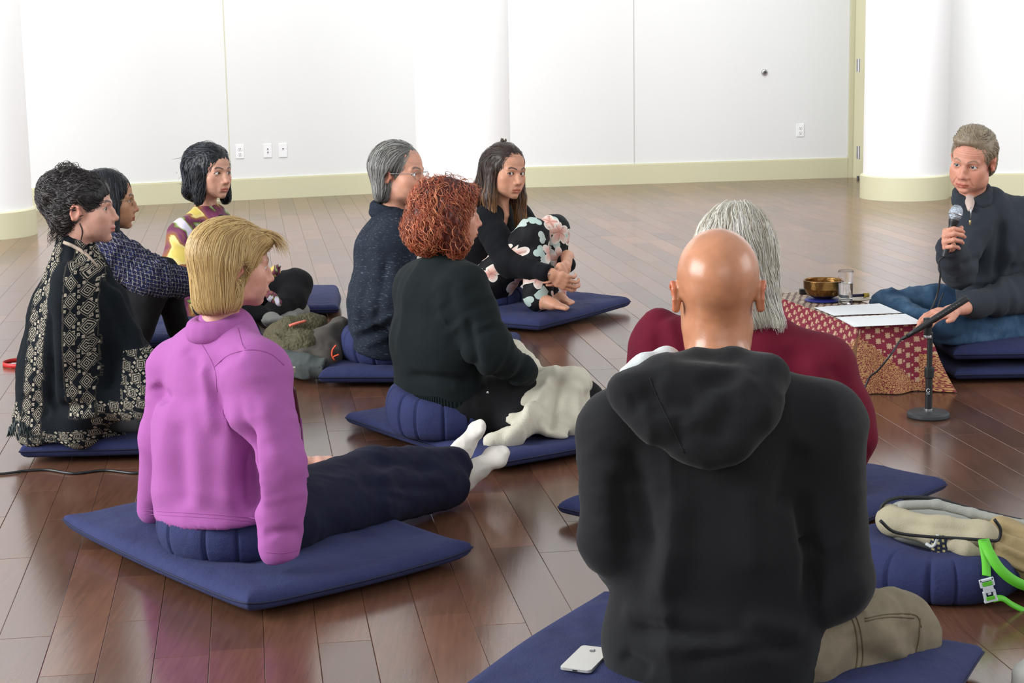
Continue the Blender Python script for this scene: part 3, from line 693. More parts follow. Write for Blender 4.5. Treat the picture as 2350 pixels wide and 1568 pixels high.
def mat3(name, L, Fp, R, th, label, seed, **kw):
    "mat from three of its floor corners: L - F - R with the right angle at F"
    L, Fp, R = (np.asarray(v, float) for v in (L, Fp, R)); u = nrm((L - Fp)[:2]); a = np.linalg.norm((L - Fp)[:2]); v = np.array([-u[1], u[0]]); b = (R - Fp)[:2] @ v; v = v * np.sign(b); b = abs(b)
    c = Fp[:2] + u * a / 2 + v * b / 2; return floor_mat(name, c, u, a, b, th, label, seed, **kw)
def round_cushion(name, C, r, hgt, z, label, tilt=(0, 0), seed=0, squash=0.0, start=0.0):
    "pleated round cushion: puffy drum with radial tucks and a side band"
    e = empty(name, V3(C[0], C[1], z), label, 'cushion', 'round navy meditation cushions'); n = 280; prof = []
    for t in np.linspace(-1, 1, 25):
        a = t * math.pi / 2; prof.append((r * (.72 + .28 * math.cos(a) ** .75), hgt / 2 + hgt / 2 * math.sin(a)))
    prof = [(0.0001, hgt * .03)] + [(r * .4, .0)] + prof[1:-1] + [(r * .60, hgt * 1.02), (r * .35, hgt * .97 - squash), (r * .0001, hgt * .90 - squash)]
    V, F = lathe(prof, n); ang = np.arctan2(V[:, 1], V[:, 0]); rr = np.hypot(V[:, 0], V[:, 1]); npl = 14
    ph = (ang + start) * npl / 2 / np.pi + .25 * noise(np.c_[np.cos(ang), np.sin(ang), ang * 0], 3, seed); fr = ph - np.floor(ph)
    tuck = np.exp(-(np.minimum(fr, 1 - fr) / .045) ** 2)
    side = sstep(.45, .8, rr / r); k = 1 - .055 * tuck * side + .010 * np.sin(fr * np.pi) * side
    V[:, 0] *= k; V[:, 1] *= k
    V[:, 2] += (.006 * noise(V, 12, seed)) * (V[:, 2] > hgt * .4) + V[:, 0] * tilt[0] * (V[:, 2] / hgt) + V[:, 1] * tilt[1] * (V[:, 2] / hgt)
    V = V + V3(C[0], C[1], z); mesh('cushion_body', V, F, M_NAVY, e)
    ring = np.array([[C[0] + r * .985 * math.cos(t), C[1] + r * .985 * math.sin(t), z + hgt * .80 + r * math.cos(t) * tilt[0] * .8 + r * math.sin(t) * tilt[1] * .8] for t in np.linspace(0, 2 * math.pi, 73)])
    return e
PINK_C = FL(520, 1300, .055) + V3(0, .175, 0); RED_C = FL(1015, 1016, .055) + V3(0, .17, 0); GREY_C = FL(885, 842, .06) + V3(0, .165, 0); FLOR_C = FL(1115, 712, .06) + V3(0, .17, 0); CURL_C = FL(300, 985, .06) + V3(0, .12, 0)
mat3('floor_mat', FL(142, 1235), FL(570, 1437), FL(1042, 1285), .082, 'navy floor mat under the woman in the pink fleece', 1, dents=[(PINK_C[0], PINK_C[1], .17, .02)], curl=.012)
_p = FL(28, 1066); floor_mat('floor_mat', _p[:2] + np.array([.35, .44]), (1, .06), .70, .88, .088, 'navy floor mat under the woman in the patterned poncho', 2, dents=[(CURL_C[0], CURL_C[1], .18, .02)])
_t = FL(345, 790, .03); floor_mat('floor_mat', _t[:2] + np.array([-.02, .33]), (1, .25), .86, .70, .080, 'navy floor mat under the woman in the tweed jacket', 3)
_s = FL(785, 727); floor_mat('floor_mat', _s[:2] + np.array([-.50, .28]), (1, .10), .92, .72, .080, 'navy floor mat under the woman in the tie-dye shawl', 4)
_g = FL(750, 895); floor_mat('floor_mat', _g[:2] + np.array([.36, .44]), (1, -.04), .76, .88, .088, 'navy floor mat under the woman with the grey bob', 5, dents=[(GREY_C[0], GREY_C[1], .17, .015)])
mat3('floor_mat', FL(790, 985), FL(1130, 1097), FL(1130, 1097) + .70 * V3(.846, .534, 0), .080, 'navy floor mat under the red-haired woman', 6, dents=[(RED_C[0], RED_C[1], .17, .02)])
_f = FL(1240, 772); _r = FL(1450, 713); _d = nrm(_r - _f); mat3('floor_mat', _f + .70 * V3(-_d[1], _d[0], 0), _f, _r, .088, 'navy floor mat under the woman in floral trousers', 7, dents=[(FLOR_C[0], FLOR_C[1], .16, .015)])
_l = V3(.113, 4.77, 0); mat3('floor_mat', _l + .90 * V3(.67, .74, 0), _l, _l + .73 * V3(.74, -.67, 0), .076, 'navy floor mat under the woman in the maroon shawl', 8)
_b = V3(.20, 3.98, 0); mat3('floor_mat', _b - .76 * V3(.47, .88, 0), _b, _b + .90 * V3(.88, -.47, 0), .080, 'navy floor mat under the bald man in the hoodie', 9)
_t = FL(2178, 882); TE_C = _t[:2] + np.array([.47, .40])
floor_mat('floor_mat', TE_C, (1, .03), .94, .80, .070, 'navy floor mat, lower of the two under the man with the microphone', 10)
floor_mat('floor_mat', TE_C + np.array([.0, .01]), (1, .01), .93, .80, .078, 'navy floor mat, upper of the two under the man with the microphone', 11, z=.071)
round_cushion('round_cushion', PINK_C + V3(0, .012, 0), .203, .125, .05, 'round navy cushion the woman in the pink fleece sits on', seed=1, tilt=(-.08, 0), start=.1)
round_cushion('round_cushion', RED_C, .190, .135, .055, 'round navy cushion the red-haired woman sits on', seed=2, tilt=(-.16, .05), start=.25)
round_cushion('round_cushion', GREY_C, .190, .120, .06, 'round navy cushion the woman with the grey bob sits on', seed=3, tilt=(-.12, 0))
round_cushion('round_cushion', FLOR_C, .185, .085, .062, 'round navy cushion the woman in floral trousers sits on', seed=4)
round_cushion('round_cushion', CURL_C, .185, .07, .062, 'round navy cushion half hidden under the patterned poncho', seed=5)
BAG_C = FL(2192, 1396) + V3(0, .19, 0)
round_cushion('round_cushion', BAG_C, .212, .112, .0, 'round navy cushion on the floor with the canvas backpack on it', seed=6, tilt=(-.06, .0), squash=.015, start=.18)
# ================================================================ people: shared tools
def drape(V, amp=.006, f=13, zs=.22, seed=0, fine=.3):
    Q = V * np.array([1, 1, zs]); w = Q + .05 * np.stack([noise(V, 5, seed + 5), noise(V, 5, seed + 6), noise(V, 5, seed + 7)], -1)
    a = ridge(w, f, seed); b = noise(w, f * .45, seed + 2)
    return amp * (np.sign(a) * np.abs(a) ** 1.3 * .9 + b * .8) + amp * fine * ridge(V, f * 2.2, seed + 9)
def bunch(V, a, b, amp, n, rad=.11, seed=0, skew=.6):
    "irregular folds across a sleeve or trouser leg between a and b"
    a = np.asarray(a, float); b = np.asarray(b, float); d = b - a; L = np.linalg.norm(d); ax = d / L; q = V - a; t = q @ ax; o = q - t[:, None] * ax; r = np.linalg.norm(o, axis=1)
    m = sstep(rad * 1.25, rad * .8, r) * sstep(-.05, .03, t) * sstep(L + .05, L - .03, t); e1 = nrm(np.cross(ax, [.3, .5, .8])); e2 = np.cross(ax, e1)
    s1, s2 = o @ e1, o @ e2; Q = np.c_[t / L * n * 1.25 + skew * 7 * s1 + seed, s1 * 5, s2 * 5]
    k = ridge(Q, 1.0, seed); return amp * m * (np.sign(k) * np.abs(k) ** 1.2 + .5 * ridge(Q, 2.1, seed + 4))
def _scr(P):
    q = np.atleast_2d(P) - CC; w = q @ CF; return np.c_[q @ CR / w, q @ CU / w], w
def crease(V, a, b, amp, w=.012, bow=0):
    "one long fold (ridge when amp > 0) laid along the line a-b on the side of the cloth that is seen"
    S, _ = _scr(V); A2, dep = _scr(np.array([a, b])); a2, b2 = A2; d = b2 - a2; L2 = d @ d; q = S - a2; t = np.clip(q @ d / L2, 0, 1); r = np.linalg.norm(q - t[:, None] * d, axis=1) * dep[0]
    return amp * np.exp(-(r / w) ** 2) * sstep(0, .2, t) * sstep(1, .8, t)
from mathutils.bvhtree import BVHTree
def seam(o, pts, mat, r=.0013, n=40, name='seam', lift=.0004):
    "stitched seam: a thin raised line following the surface of o"
    me = o.data; V = np.empty(len(me.vertices) * 3, np.float32); me.vertices.foreach_get('co', V); V = V.reshape(-1, 3).astype(float)
    t = BVHTree.FromPolygons([tuple(v) for v in V], [tuple(p.vertices) for p in me.polygons]); out = []
    for x, y in spline([(a, b, 0) for a, b in pts], n)[:, :2]:
        d = Vector(ray(x, y)).normalized(); h, nn, _, _ = t.ray_cast(Vector(CC), d)
        if h is not None: out.append(np.array(h) - np.array(d) * lift)
    if len(out) > 3:
        P_ = np.array(out); P_[1:-1] = (P_[:-2] + P_[1:-1] * 2 + P_[2:]) / 4; Vt, Ft = tube(P_, r, 5); return mesh(name, Vt, Ft, mat, o)
def cloth(name, s, mat, parent, disp=None, uv=None, smooth=0, label=None, attrs=None):
    V, F = s.mesh(smooth); N_ = vnormals(V, F)
    if disp is not None: V = V + N_ * disp(V)[:, None]
    at = dict(attrs(V, N_)) if attrs else {}
    if uv is not None: at['pat'] = uv(V, N_)
    return mesh(name, V, F, mat, parent, attrs=at, label=label)
def body(parent, head, core, extra=(), mat=None):
    """the person's own body, one mesh: head and neck, hands or feet (extra, finished Sdf meshes) and the trunk and limbs (core) under the clothes"""
    parts = [(head.V, head.F, {'col': head.col})] if head else []
    c = Sdf(.016, .03)
    for pts, rs in core: c.chain(pts, rs)
    V, F = c.mesh(); sk = np.array(head.col).mean(0) if head else np.array((.5, .3, .2))
    parts.append((V, F, {'col': np.tile(sk, (len(V), 1))}))
    for V, F, colr in extra: parts.append((V, F, {'col': colr}))
    V, F, At = joinm(parts); o = mesh('body', V, F, mat or M_SKIN, parent, attrs=At)
    if head: head.eyes(parent)
    return o
def mid(a, b, t=.5): return np.asarray(a) * (1 - t) + np.asarray(b) * t
SKIN_L, SKIN_M, SKIN_T = srgb(214, 160, 138), srgb(196, 142, 112), srgb(186, 128, 98)
# ---------------------------------------------------------------- bald man in a black hoodie, nearest the camera
P = empty('person', (.41, 3.45, .06), 'bald person seen from behind in a black hooded sweatshirt and khaki trousers', 'person')
H = Head(A(1647, 668, 3.47), 4, pitch=3, scale=1.09, wide=1.0, neck=1.22, res=.003, skin=srgb(192, 132, 98), body_yaw=6, neckpitch=8, blush=1.6)
shl, shr = A(1425, 985, 3.43), A(1878, 975, 3.43); ell_, elr = A(1402, 1235, 3.40), A(1912, 1335, 3.40); wrl, wrr = A(1520, 1390, 3.74), A(1800, 1400, 3.78); pel = A(1640, 1500, 3.44); che = A(1645, 1010, 3.42)
body(P, H, [([pel, che, A(1646, 850, 3.43)], [.10, .075, .05]), ([shl, ell_, wrl], [.03, .025, .02]), ([shr, elr, wrr], [.03, .025, .02])], mat=M_SHINY)
M_BLACKF = fabric('black_fleece', srgb(27, 27, 30), srgb(20, 20, 22), 500, .0005, sheen=.7, mott=.25)
s = Sdf(.009, .05); sd = (1, -.06, 0)
s.seg(A(1640, 1560, 3.42), A(1640, 1470, 3.42), (.203, .145), (.210, .145), sd); s.seg(A(1640, 1470, 3.42), A(1642, 1250, 3.42), (.210, .140), (.195, .125), sd); s.seg(A(1642, 1250, 3.42), A(1645, 1010, 3.41), (.195, .125), (.205, .105), sd)
s.cone(A(1605, 895, 3.43), shl, .064, .078); s.cone(A(1695, 895, 3.43), shr, .064, .086); s.cone(A(1648, 865, 3.43), che, .070, .10)
s.cone(shl, ell_, .078, .058, k=.03); s.cone(ell_, wrl, .058, .05, k=.03); s.cone(shr, elr, .088, .074, k=.03); s.cone(elr, wrr, .074, .055, k=.03)
s.cone(A(1650, 805, 3.47), A(1650, 770, 3.47), .060, .030, op='-', k=.01); s.half(A(1640, 1572, 3.42), (0, 0, -1), .02)
def d(V):
    r = drape(V, .0055, 8, .30, 1, .15) * sstep(.98, .62, V[:, 2] * 1.2)
    r += bunch(V, shl, ell_, .006, 3, .12, 2) + bunch(V, ell_, wrl, .006, 3, .1, 3) + bunch(V, shr, elr, .006, 3, .12, 4) + bunch(V, elr, wrr, .007, 3, .1, 5)
    for x0, y0, x1, y1, a, w in [(1440, 1010, 1500, 1300, -.016, .020), (1840, 1010, 1780, 1180, -.014, .022), (1830, 1110, 1880, 1420, -.018, .018), (1420, 1080, 1440, 1290, -.016, .016), (1560, 1120, 1520, 1380, .010, .03), (1720, 1100, 1740, 1330, .009, .035),
                                 (1430, 1440, 1700, 1465, -.014, .016), (1480, 1480, 1800, 1500, .012, .02), (1560, 1515, 1850, 1480, -.012, .014), (1420, 1500, 1500, 1545, -.010, .015), (1700, 1420, 1850, 1450, .010, .02), (1850, 1230, 1890, 1280, -.016, .014), (1560, 1240, 1500, 1400, .008, .025), (1420, 1400, 1560, 1420, .010, .018)]:
        r += crease(V, A(x0, y0, 3.29), A(x1, y1, 3.29), a * 1.2, w)
    return r
cloth('sweatshirt', s, M_BLACKF, P, d)
s = Sdf(.007, .035)                                   # the hood lying on the back
s.chain([A(1440, 900, 3.335), A(1520, 862, 3.36), A(1600, 842, 3.38), A(1680, 842, 3.385), A(1755, 866, 3.365)], [.030, .032, .028, .032, .040])
s.chain([A(1440, 900, 3.32), A(1500, 975, 3.285), A(1590, 1025, 3.275), A(1640, 1030, 3.275)], [.030, .026, .026, .030]); s.chain([A(1760, 865, 3.34), A(1740, 940, 3.29), A(1680, 1010, 3.275), A(1630, 1030, 3.275)], [.040, .034, .032, .028])
s.ell(A(1600, 915, 3.315), (.140, .038, .068), k=.045); s.ell(A(1630, 980, 3.29), (.085, .034, .06), k=.04)
s.cone(A(1648, 800, 3.49), A(1648, 770, 3.49), .062, .050, op='-', k=.015)
def d(V):
    r = drape(V, .003, 14, 1, 3)
    for x0, y0, x1, y1, a, w in [(1500, 870, 1600, 990, .008, .018), (1440, 930, 1520, 900, -.010, .012), (1740, 860, 1620, 960, .010, .018), (1700, 850, 1600, 900, -.008, .014), (1560, 950, 1560, 1030, -.008, .010), (1480, 940, 1610, 930, -.008, .012), (1680, 900, 1640, 1020, -.007, .014), (1640, 880, 1600, 1000, .006, .014)]: r += crease(V, A(x0, y0, 3.25), A(x1, y1, 3.25), a, w * 1.4)
    return r
hd = cloth('hood', s, M_BLACKF, P, d); seam(hd, [(1490, 868), (1512, 920), (1538, 975), (1570, 1040)], plain('black_stitch', srgb(14, 14, 16), .9), .0016)
s = Sdf(.006, .02); s.chain([A(1445, 866, 3.385), A(1480, 842, 3.41), A(1530, 822, 3.44), A(1562, 828, 3.46)], [.022, .024, .022, .012]); cloth('collar', s, fabric('white_jersey', srgb(226, 232, 232)), P, lambda V: drape(V, .003, 16, 1, 4), label='white collar showing above the hood')
M_KHAKI = fabric('khaki_twill', srgb(138, 126, 104), srgb(108, 98, 82), 420, .0006, sheen=.05, mott=.5, mscale=22)
s = Sdf(.008, .035); hr, kr, fr = A(1800, 1490, 3.42), A(2060, 1452, 3.56), A(1850, 1500, 3.92); hl, kl, fl_ = A(1500, 1490, 3.45), A(1500, 1420, 3.95), A(1700, 1480, 4.0)
s.chain([hr, mid(hr, kr, .6), kr], [.105, .096, .082]); s.cone(kr, fr, .080, .055); s.chain([hl, kl, fl_], [.10, .075, .055]); s.ell(pel, (.18, .13, .08))
def d(V):
    r = drape(V, .004, 16, 1, 8) + bunch(V, hr, kr, .006, 5, .13, 6, .9)
    for x0, y0, x1, y1, a, w in [(1930, 1400, 2060, 1385, -.008, .01), (1950, 1440, 1990, 1540, -.010, .012), (1990, 1430, 2080, 1520, .010, .016), (2070, 1420, 2100, 1500, -.008, .012), (1960, 1490, 2090, 1540, -.010, .012)]: r += crease(V, A(x0, y0, 3.50), A(x1, y1, 3.50), a, w * 1.5)
    return r
tr = cloth('trousers', s, M_KHAKI, P, d)
MKS = plain('khaki_stitch', srgb(92, 80, 60), .9)
for pts in ([(1945, 1400), (1962, 1440), (1968, 1500), (1960, 1560)], [(1955, 1396), (1973, 1440), (1980, 1500), (1974, 1560)], [(1985, 1420), (2040, 1410), (2100, 1412), (2115, 1440)], [(1985, 1426), (2040, 1417), (2098, 1419)], [(2112, 1420), (2108, 1470), (2095, 1525)], [(1975, 1530), (2040, 1528), (2095, 1522)], [(2095, 1525), (2120, 1512), (2140, 1500)]): seam(tr, pts, MKS, .0016)
# ---------------------------------------------------------------- woman with white hair under a maroon shawl
P = empty('person', (.64, 4.85, .06), 'white-haired person seen from behind, wrapped in a maroon shawl', 'person')
H = Head(A(1690, 575, 4.86), 14, pitch=4, scale=1.06, res=.003, skin=srgb(205, 158, 138), body_yaw=16, neck=.92)
body(P, H, [([A(1690, 1080, 4.9), A(1692, 880, 4.86), A(1692, 760, 4.86)], [.13, .12, .06])])
cap = Sdf(.004, .03); cap.ell((0, -.016, .036), (.088, .108, .094)); cap.seg((0, -.045, .02), (0, -.055, -.17), (.092, .075), (.092, .045), (1, 0, 0))
for x in (-1, 1): cap.cone((x * .072, -.02, .0), (x * .088, -.035, -.165), .032, .022)
cap.cone((.085, -.05, -.16), (.12, -.07, -.185), .022, .012)
cap.ell((0, .09, -.05), (.072, .075, .105), k=.02, op='-')
flow = lambda P_: np.c_[P_[:, 0] * 2.2 * sstep(.12, .04, P_[:, 2]), (-.6 * sstep(.06, .12, P_[:, 2])), np.full(len(P_), -1.0)]
seeds = surf_seeds(cap, 1900, lambda p: (p[:, 2] > .02) & (p[:, 1] < .07), 5)
Pt = comb(cap, seeds, flow, 12, .0215, (-.001, .006), curl=.004, curlf=.55, seed=4, stop=lambda p: p[:, 2] < -.19, wob=.22)
hair_obj(H, P, cap, [(Pt, shade(len(Pt), srgb(218, 214, 204), .09, srgb(178, 168, 150), .35), .0011)], srgb(190, 184, 172), capcol=srgb(186, 180, 166), flow=flow)
M_MAROON = fabric('maroon_wool', srgb(112, 16, 42), srgb(88, 10, 32), 380, .0006, sheen=.2, mott=.3)
s = Sdf(.010, .06); sd = (1, -.25, 0); nb = A(1690, 770, 4.86)
s.seg(A(1680, 1120, 4.85), A(1690, 900, 4.85), (.25, .17), (.21, .14), sd); s.seg(A(1690, 900, 4.85), A(1692, 800, 4.86), (.21, .14), (.13, .09), sd); s.cone(A(1662, 742, 4.86), A(1716, 742, 4.86), .056, .056)
s.cone(A(1610, 790, 4.88), A(1520, 800, 4.92), .07, .075); s.chain([A(1520, 800, 4.92), A(1510, 860, 4.95), A(1545, 980, 4.95)], [.074, .070, .08]); s.cone(A(1480, 790, 4.94), A(1510, 740, 4.92), .028, .035, k=.03)
s.cone(A(1770, 790, 4.82), A(1885, 850, 4.80), .075, .085); s.chain([A(1885, 850, 4.80), A(1925, 960, 4.78), A(1920, 1040, 4.80)], [.085, .085, .07])
s.chain([A(1955, 920, 4.76), A(1985, 1010, 4.74), A(1965, 1070, 4.74)], [.03, .024, .014], k=.04); s.cone(A(1950, 1000, 4.76), A(1930, 1080, 4.78), .03, .02)
s.seg(A(1820, 1000, 4.84), A(1830, 1130, 4.84), (.14, .12), (.15, .13), sd)
def d(V):
    r = drape(V, .007, 7, .28, 11, .2)
    for x0, y0, x1, y1, a, w in [(1850, 800, 1960, 1040, .012, .03), (1800, 790, 1880, 980, -.010, .03), (1900, 830, 1985, 960, -.010, .02), (1500, 760, 1540, 900, -.012, .02), (1530, 730, 1560, 820, .010, .02), (1940, 1020, 1990, 1050, -.012, .014)]: r += crease(V, A(x0, y0, 4.72), A(x1, y1, 4.72), a, w)
    return r
cloth('shawl', s, M_MAROON, P, d)
s = Sdf(.012, .03); s.cone(A(1600, 1130, 4.95), A(1480, 1140, 5.2), .09, .07); s.cone(A(1800, 1120, 4.9), A(1900, 1100, 5.15), .09, .07); cloth('trousers', s, plain('dark_trousers', srgb(32, 30, 36), .9), P)
# ---------------------------------------------------------------- woman in the pink fleece
P = empty('person', PINK_C, 'blonde bobbed person in a pink fleece and navy trousers, legs stretched out', 'person')
H = Head(A(536, 606, 4.36), 66, pitch=7, scale=.90, res=.0026, skin=srgb(212, 158, 138), body_yaw=52, neck=.90, age=.5, nose=.98, gaze=(.9, .4, -.2), brow=srgb(140, 100, 70), iris=(.1, .14, .18), neckpitch=12, jaw=.95)
shr, elr, wrr = A(588, 850, 4.23), A(634, 1070, 4.13), A(645, 1262, 4.10); shl, ell_, wll = A(408, 845, 4.50), A(368, 1010, 4.50), A(352, 1170, 4.56); pel = A(525, 1200, 4.37); che = A(512, 860, 4.36)
hb = Sdf(.004, .01); add_hand(hb, A(690, 1062, 4.86), nrm(V3(1, .2, -.05)), (0, 0, -1), 1, [(8, 12, 8)] * 4, ((.06, .045, .01), (.085, .05, .015)), arm=A(640, 1085, 4.80)); V, F = hb.mesh()
body(P, H, [([pel, che, A(522, 770, 4.36)], [.12, .10, .05]), ([shr, elr, wrr], [.03, .025, .02]), ([shl, ell_, wll], [.03, .025, .02])], [(V, F, skin_col(V, srgb(212, 158, 138)))])
cap = Sdf(.0035, .03); cap.ell((0, -.018, .036), (.086, .108, .094)); cap.seg((0, -.045, .02), (0, -.040, -.095), (.094, .082), (.086, .068), (1, 0, 0))
for x in (-1, 1): cap.cone((x * .074, -.025, .0), (x * .070, -.020, -.092), .028, .024)
cap.ell((0, .085, -.040), (.074, .072, .092), k=.016, op='-'); cap.ell((.088, .002, -.016), (.028, .026, .036), k=.01, op='-'); cap.half((0, 0, -.122), (0, .25, -1), .012)
cap.ell((.02, .068, .072), (.05, .035, .022), k=.03)
flow = lambda p: np.c_[p[:, 0] * 2.6 * sstep(.12, .06, p[:, 2]), np.where(p[:, 1] > .03, -.8, -.25) * sstep(.0, .06, p[:, 2]), -.25 - 1.0 * sstep(.11, .05, p[:, 2])]
seeds = surf_seeds(cap, 2100, lambda p: (p[:, 2] > -.05) & ~((p[:, 1] > .045) & (p[:, 2] < .05)), 6)
Pt = comb(cap, seeds, flow, 11, .018, (-.001, .003), seed=5, stop=lambda p: p[:, 2] < -.121 + .25 * p[:, 1], wob=.10)
col = shade(len(Pt), srgb(196, 166, 112), .06, srgb(172, 138, 88), .35)
# wispy fringe swept forward
r_ = np.random.default_rng(5); n = 130; t = np.linspace(0, 1, 12)[None, :, None]; a0 = np.c_[r_.uniform(-.02, .05, n), r_.uniform(.05, .075, n), r_.uniform(.088, .104, n)][:, None, :]; b0 = a0 + np.c_[r_.uniform(-.01, .02, n), r_.uniform(.045, .062, n), r_.uniform(-.012, .004, n)][:, None, :]; c0 = b0 + np.c_[r_.uniform(0, .03, n), r_.uniform(.0, .022, n), r_.uniform(-.055, -.025, n)][:, None, :]
Pf = (1 - t) ** 2 * a0 + 2 * t * (1 - t) * b0 + t ** 2 * c0
hair_obj(H, P, cap, [(Pt, col, .0010), (Pf, shade(n, srgb(204, 172, 120), .12), .0011)], srgb(180, 150, 100), capcol=srgb(158, 126, 78), flow=flow)
# earring
V, F = tube([H.pt(.084, -.006 + .006 * math.cos(a), -.040 + .007 * math.sin(a)) for a in np.linspace(0, 2 * math.pi, 17)], .0010, 6, False); mesh('earring', V, F, plain('gold', (.8, .55, .25), .25, metal=1), P)
M_PINK = fabric('pink_fleece', srgb(172, 98, 166), srgb(156, 84, 150), 600, .0006, sheen=.35, mott=.2)
s = Sdf(.008, .045); sd = (.74, -.67, 0)
s.seg(A(520, 1205, 4.36), A(512, 1000, 4.36), (.205, .155), (.185, .130), sd); s.seg(A(512, 1000, 4.36), A(508, 855, 4.36), (.185, .130), (.158, .105), sd); s.cone(A(515, 775, 4.37), shl, .055, .070); s.cone(A(525, 775, 4.35), shr, .058, .084); s.cone(A(518, 770, 4.36), che, .06, .1)
s.chain([A(640, 960, 4.46), A(668, 1100, 4.44), A(690, 1225, 4.42)], [.05, .035, .026]); s.half(A(520, 1172, 4.36), (.10, .0, -1), .006); s.chain([shr, elr, wrr], [.080, .066, .047], k=.022); s.chain([shl, ell_, wll], [.068, .052, .044], k=.022); s.half(wrr + V3(0, 0, -.026), (.15, 0, -1), .004)
def d(V):
    r = drape(V, .0085, 8, .16, 21, .12) * sstep(.78, .62, V[:, 2]) + .0025 * noise(V, 9, 3)
    for x0, y0, x1, y1, a, w in [(470, 800, 500, 1010, .010, .016), (495, 840, 560, 800, -.006, .012), (460, 900, 470, 1180, .010, .03), (400, 900, 380, 1180, .009, .03), (530, 900, 525, 1190, .010, .03), (565, 960, 570, 1190, -.020, .018), (430, 800, 480, 850, -.006, .016), (420, 960, 430, 1180, -.008, .02), (355, 880, 400, 930, -.010, .014)]: r += crease(V, A(x0, y0, 4.22), A(x1, y1, 4.22), a * 1.7, w * 1.1)
    r += bunch(V, shr, elr, .005, 2, .10, 2) + bunch(V, elr, wrr, .006, 3, .09, 3) + bunch(V, shl, ell_, .004, 3, .1, 7) + crease(V, A(605, 1225, 4.05), A(690, 1215, 4.05), -.009, .010) + crease(V, A(548, 900, 4.2), A(600, 1190, 4.2), -.012, .012) + crease(V, A(600, 900, 4.13), A(640, 1080, 4.05), .007, .02)
    return r
jk = cloth('fleece_jacket', s, M_PINK, P, d); MPS = plain('pink_stitch', srgb(150, 78, 142), .9)
seam(jk, [(328, 1172), (400, 1176), (500, 1182), (585, 1190)], MPS, .0011); seam(jk, [(328, 1180), (400, 1184), (500, 1190), (585, 1198)], MPS, .0009); seam(jk, [(492, 842), (525, 815), (575, 803), (620, 812), (652, 838)], MPS, .0013); seam(jk, [(610, 1268), (650, 1270), (688, 1262)], MPS, .0010); seam(jk, [(545, 752), (556, 790), (562, 800)], MPS, .0012); seam(jk, [(445, 760), (490, 840), (498, 900)], MPS, .0009)
# collar
s = Sdf(.006, .02); cb = H.place(np.array([[.062 * math.cos(a), -.038 + .062 * math.sin(a), -.185 + .012 * math.sin(a)] for a in np.linspace(math.pi * .62, math.pi * 2.38, 14)])); s.chain(list(cb), [.012] + [.017] * 12 + [.012]); s.chain(list(cb + V3(0, 0, .018)), [.006] + [.010] * 12 + [.006]); cloth('collar', s, M_PINK, P)
pu = A(724, 1244, 4.40); V, F = tube([A(690, 960, 4.41), A(702, 1100, 4.40), A(722, 1236, 4.40)], .003, 6); mesh('zip', V, F, plain('pink_zip', srgb(130, 60, 120), .5), P)
V, F = tube([pu + V3(.006 * math.cos(a), 0, .010 * math.sin(a)) for a in np.linspace(0, 6.28, 13)], .0022, 6, False); mesh('zip_pull', V, F, M_STEEL, P)
M_NPANT = fabric('navy_cotton', srgb(24, 26, 52), srgb(17, 18, 38), 420, .0006, sheen=.08)
s = Sdf(.008, .04); a1, a2, a3 = A(640, 1165, 4.44), A(850, 1098, 4.76), A(1038, 1072, 4.98); b1, b2, b3 = A(640, 1200, 4.34), A(850, 1150, 4.62), A(1030, 1120, 4.90)
s.ell(A(525, 1190, 4.36), (.155, .145, .075)); s.chain([A(540, 1180, 4.40), a1, a2, a3], [.10, .094, .076, .060]); s.chain([A(540, 1195, 4.36), b1, b2, b3], [.09, .088, .070, .058])
s.half(A(1062, 1060, 5.0), nrm(a3 - a2), .004)
def d(V):
    r = drape(V, .004, 13, 1, 31) + bunch(V, a2, a3, .005, 3, .12, 4, .8)
    for x0, y0, x1, y1, a, w in [(850, 1060, 1000, 1085, -.010, .014), (870, 1100, 960, 1060, .008, .018), (700, 1130, 860, 1080, .006, .03), (950, 1040, 1060, 1100, .008, .018), (800, 1110, 1040, 1125, -.010, .016), (850, 1130, 950, 1150, -.008, .014)]: r += crease(V, A(x0, y0, 4.66), A(x1, y1, 4.86), a, w)
    return r
cloth('trousers', s, M_NPANT, P, d)
M_SOCK = Mat('white_sock', rough=.9, col=srgb(222, 216, 206), spec=.2, sheen=.2); _w = M_SOCK.noise(M_SOCK.mapped(M_SOCK.obj(), (1, 1, 1)), 500, 2); M_SOCK.bump(_w, .0006); M_SOCK = M_SOCK.m
s = Sdf(.004, .02); add_foot(s, A(1062, 1062, 5.02), A(1112, 962, 5.06), V3(-.75, -.45, .1), 1.0, ankle=A(1035, 1068, 4.97)); cloth('sock', s, M_SOCK, P, lambda V: .0015 * ridge(V, 40, 2), label='white sock on the upper foot')
s = Sdf(.004, .02); add_foot(s, A(1052, 1132, 4.98), A(1172, 1028, 5.04), V3(-.55, -.45, .55), 1.0, ankle=A(1040, 1085, 4.95)); cloth('sock', s, M_SOCK, P, lambda V: .0015 * ridge(V, 40, 3), label='white sock on the lower foot')
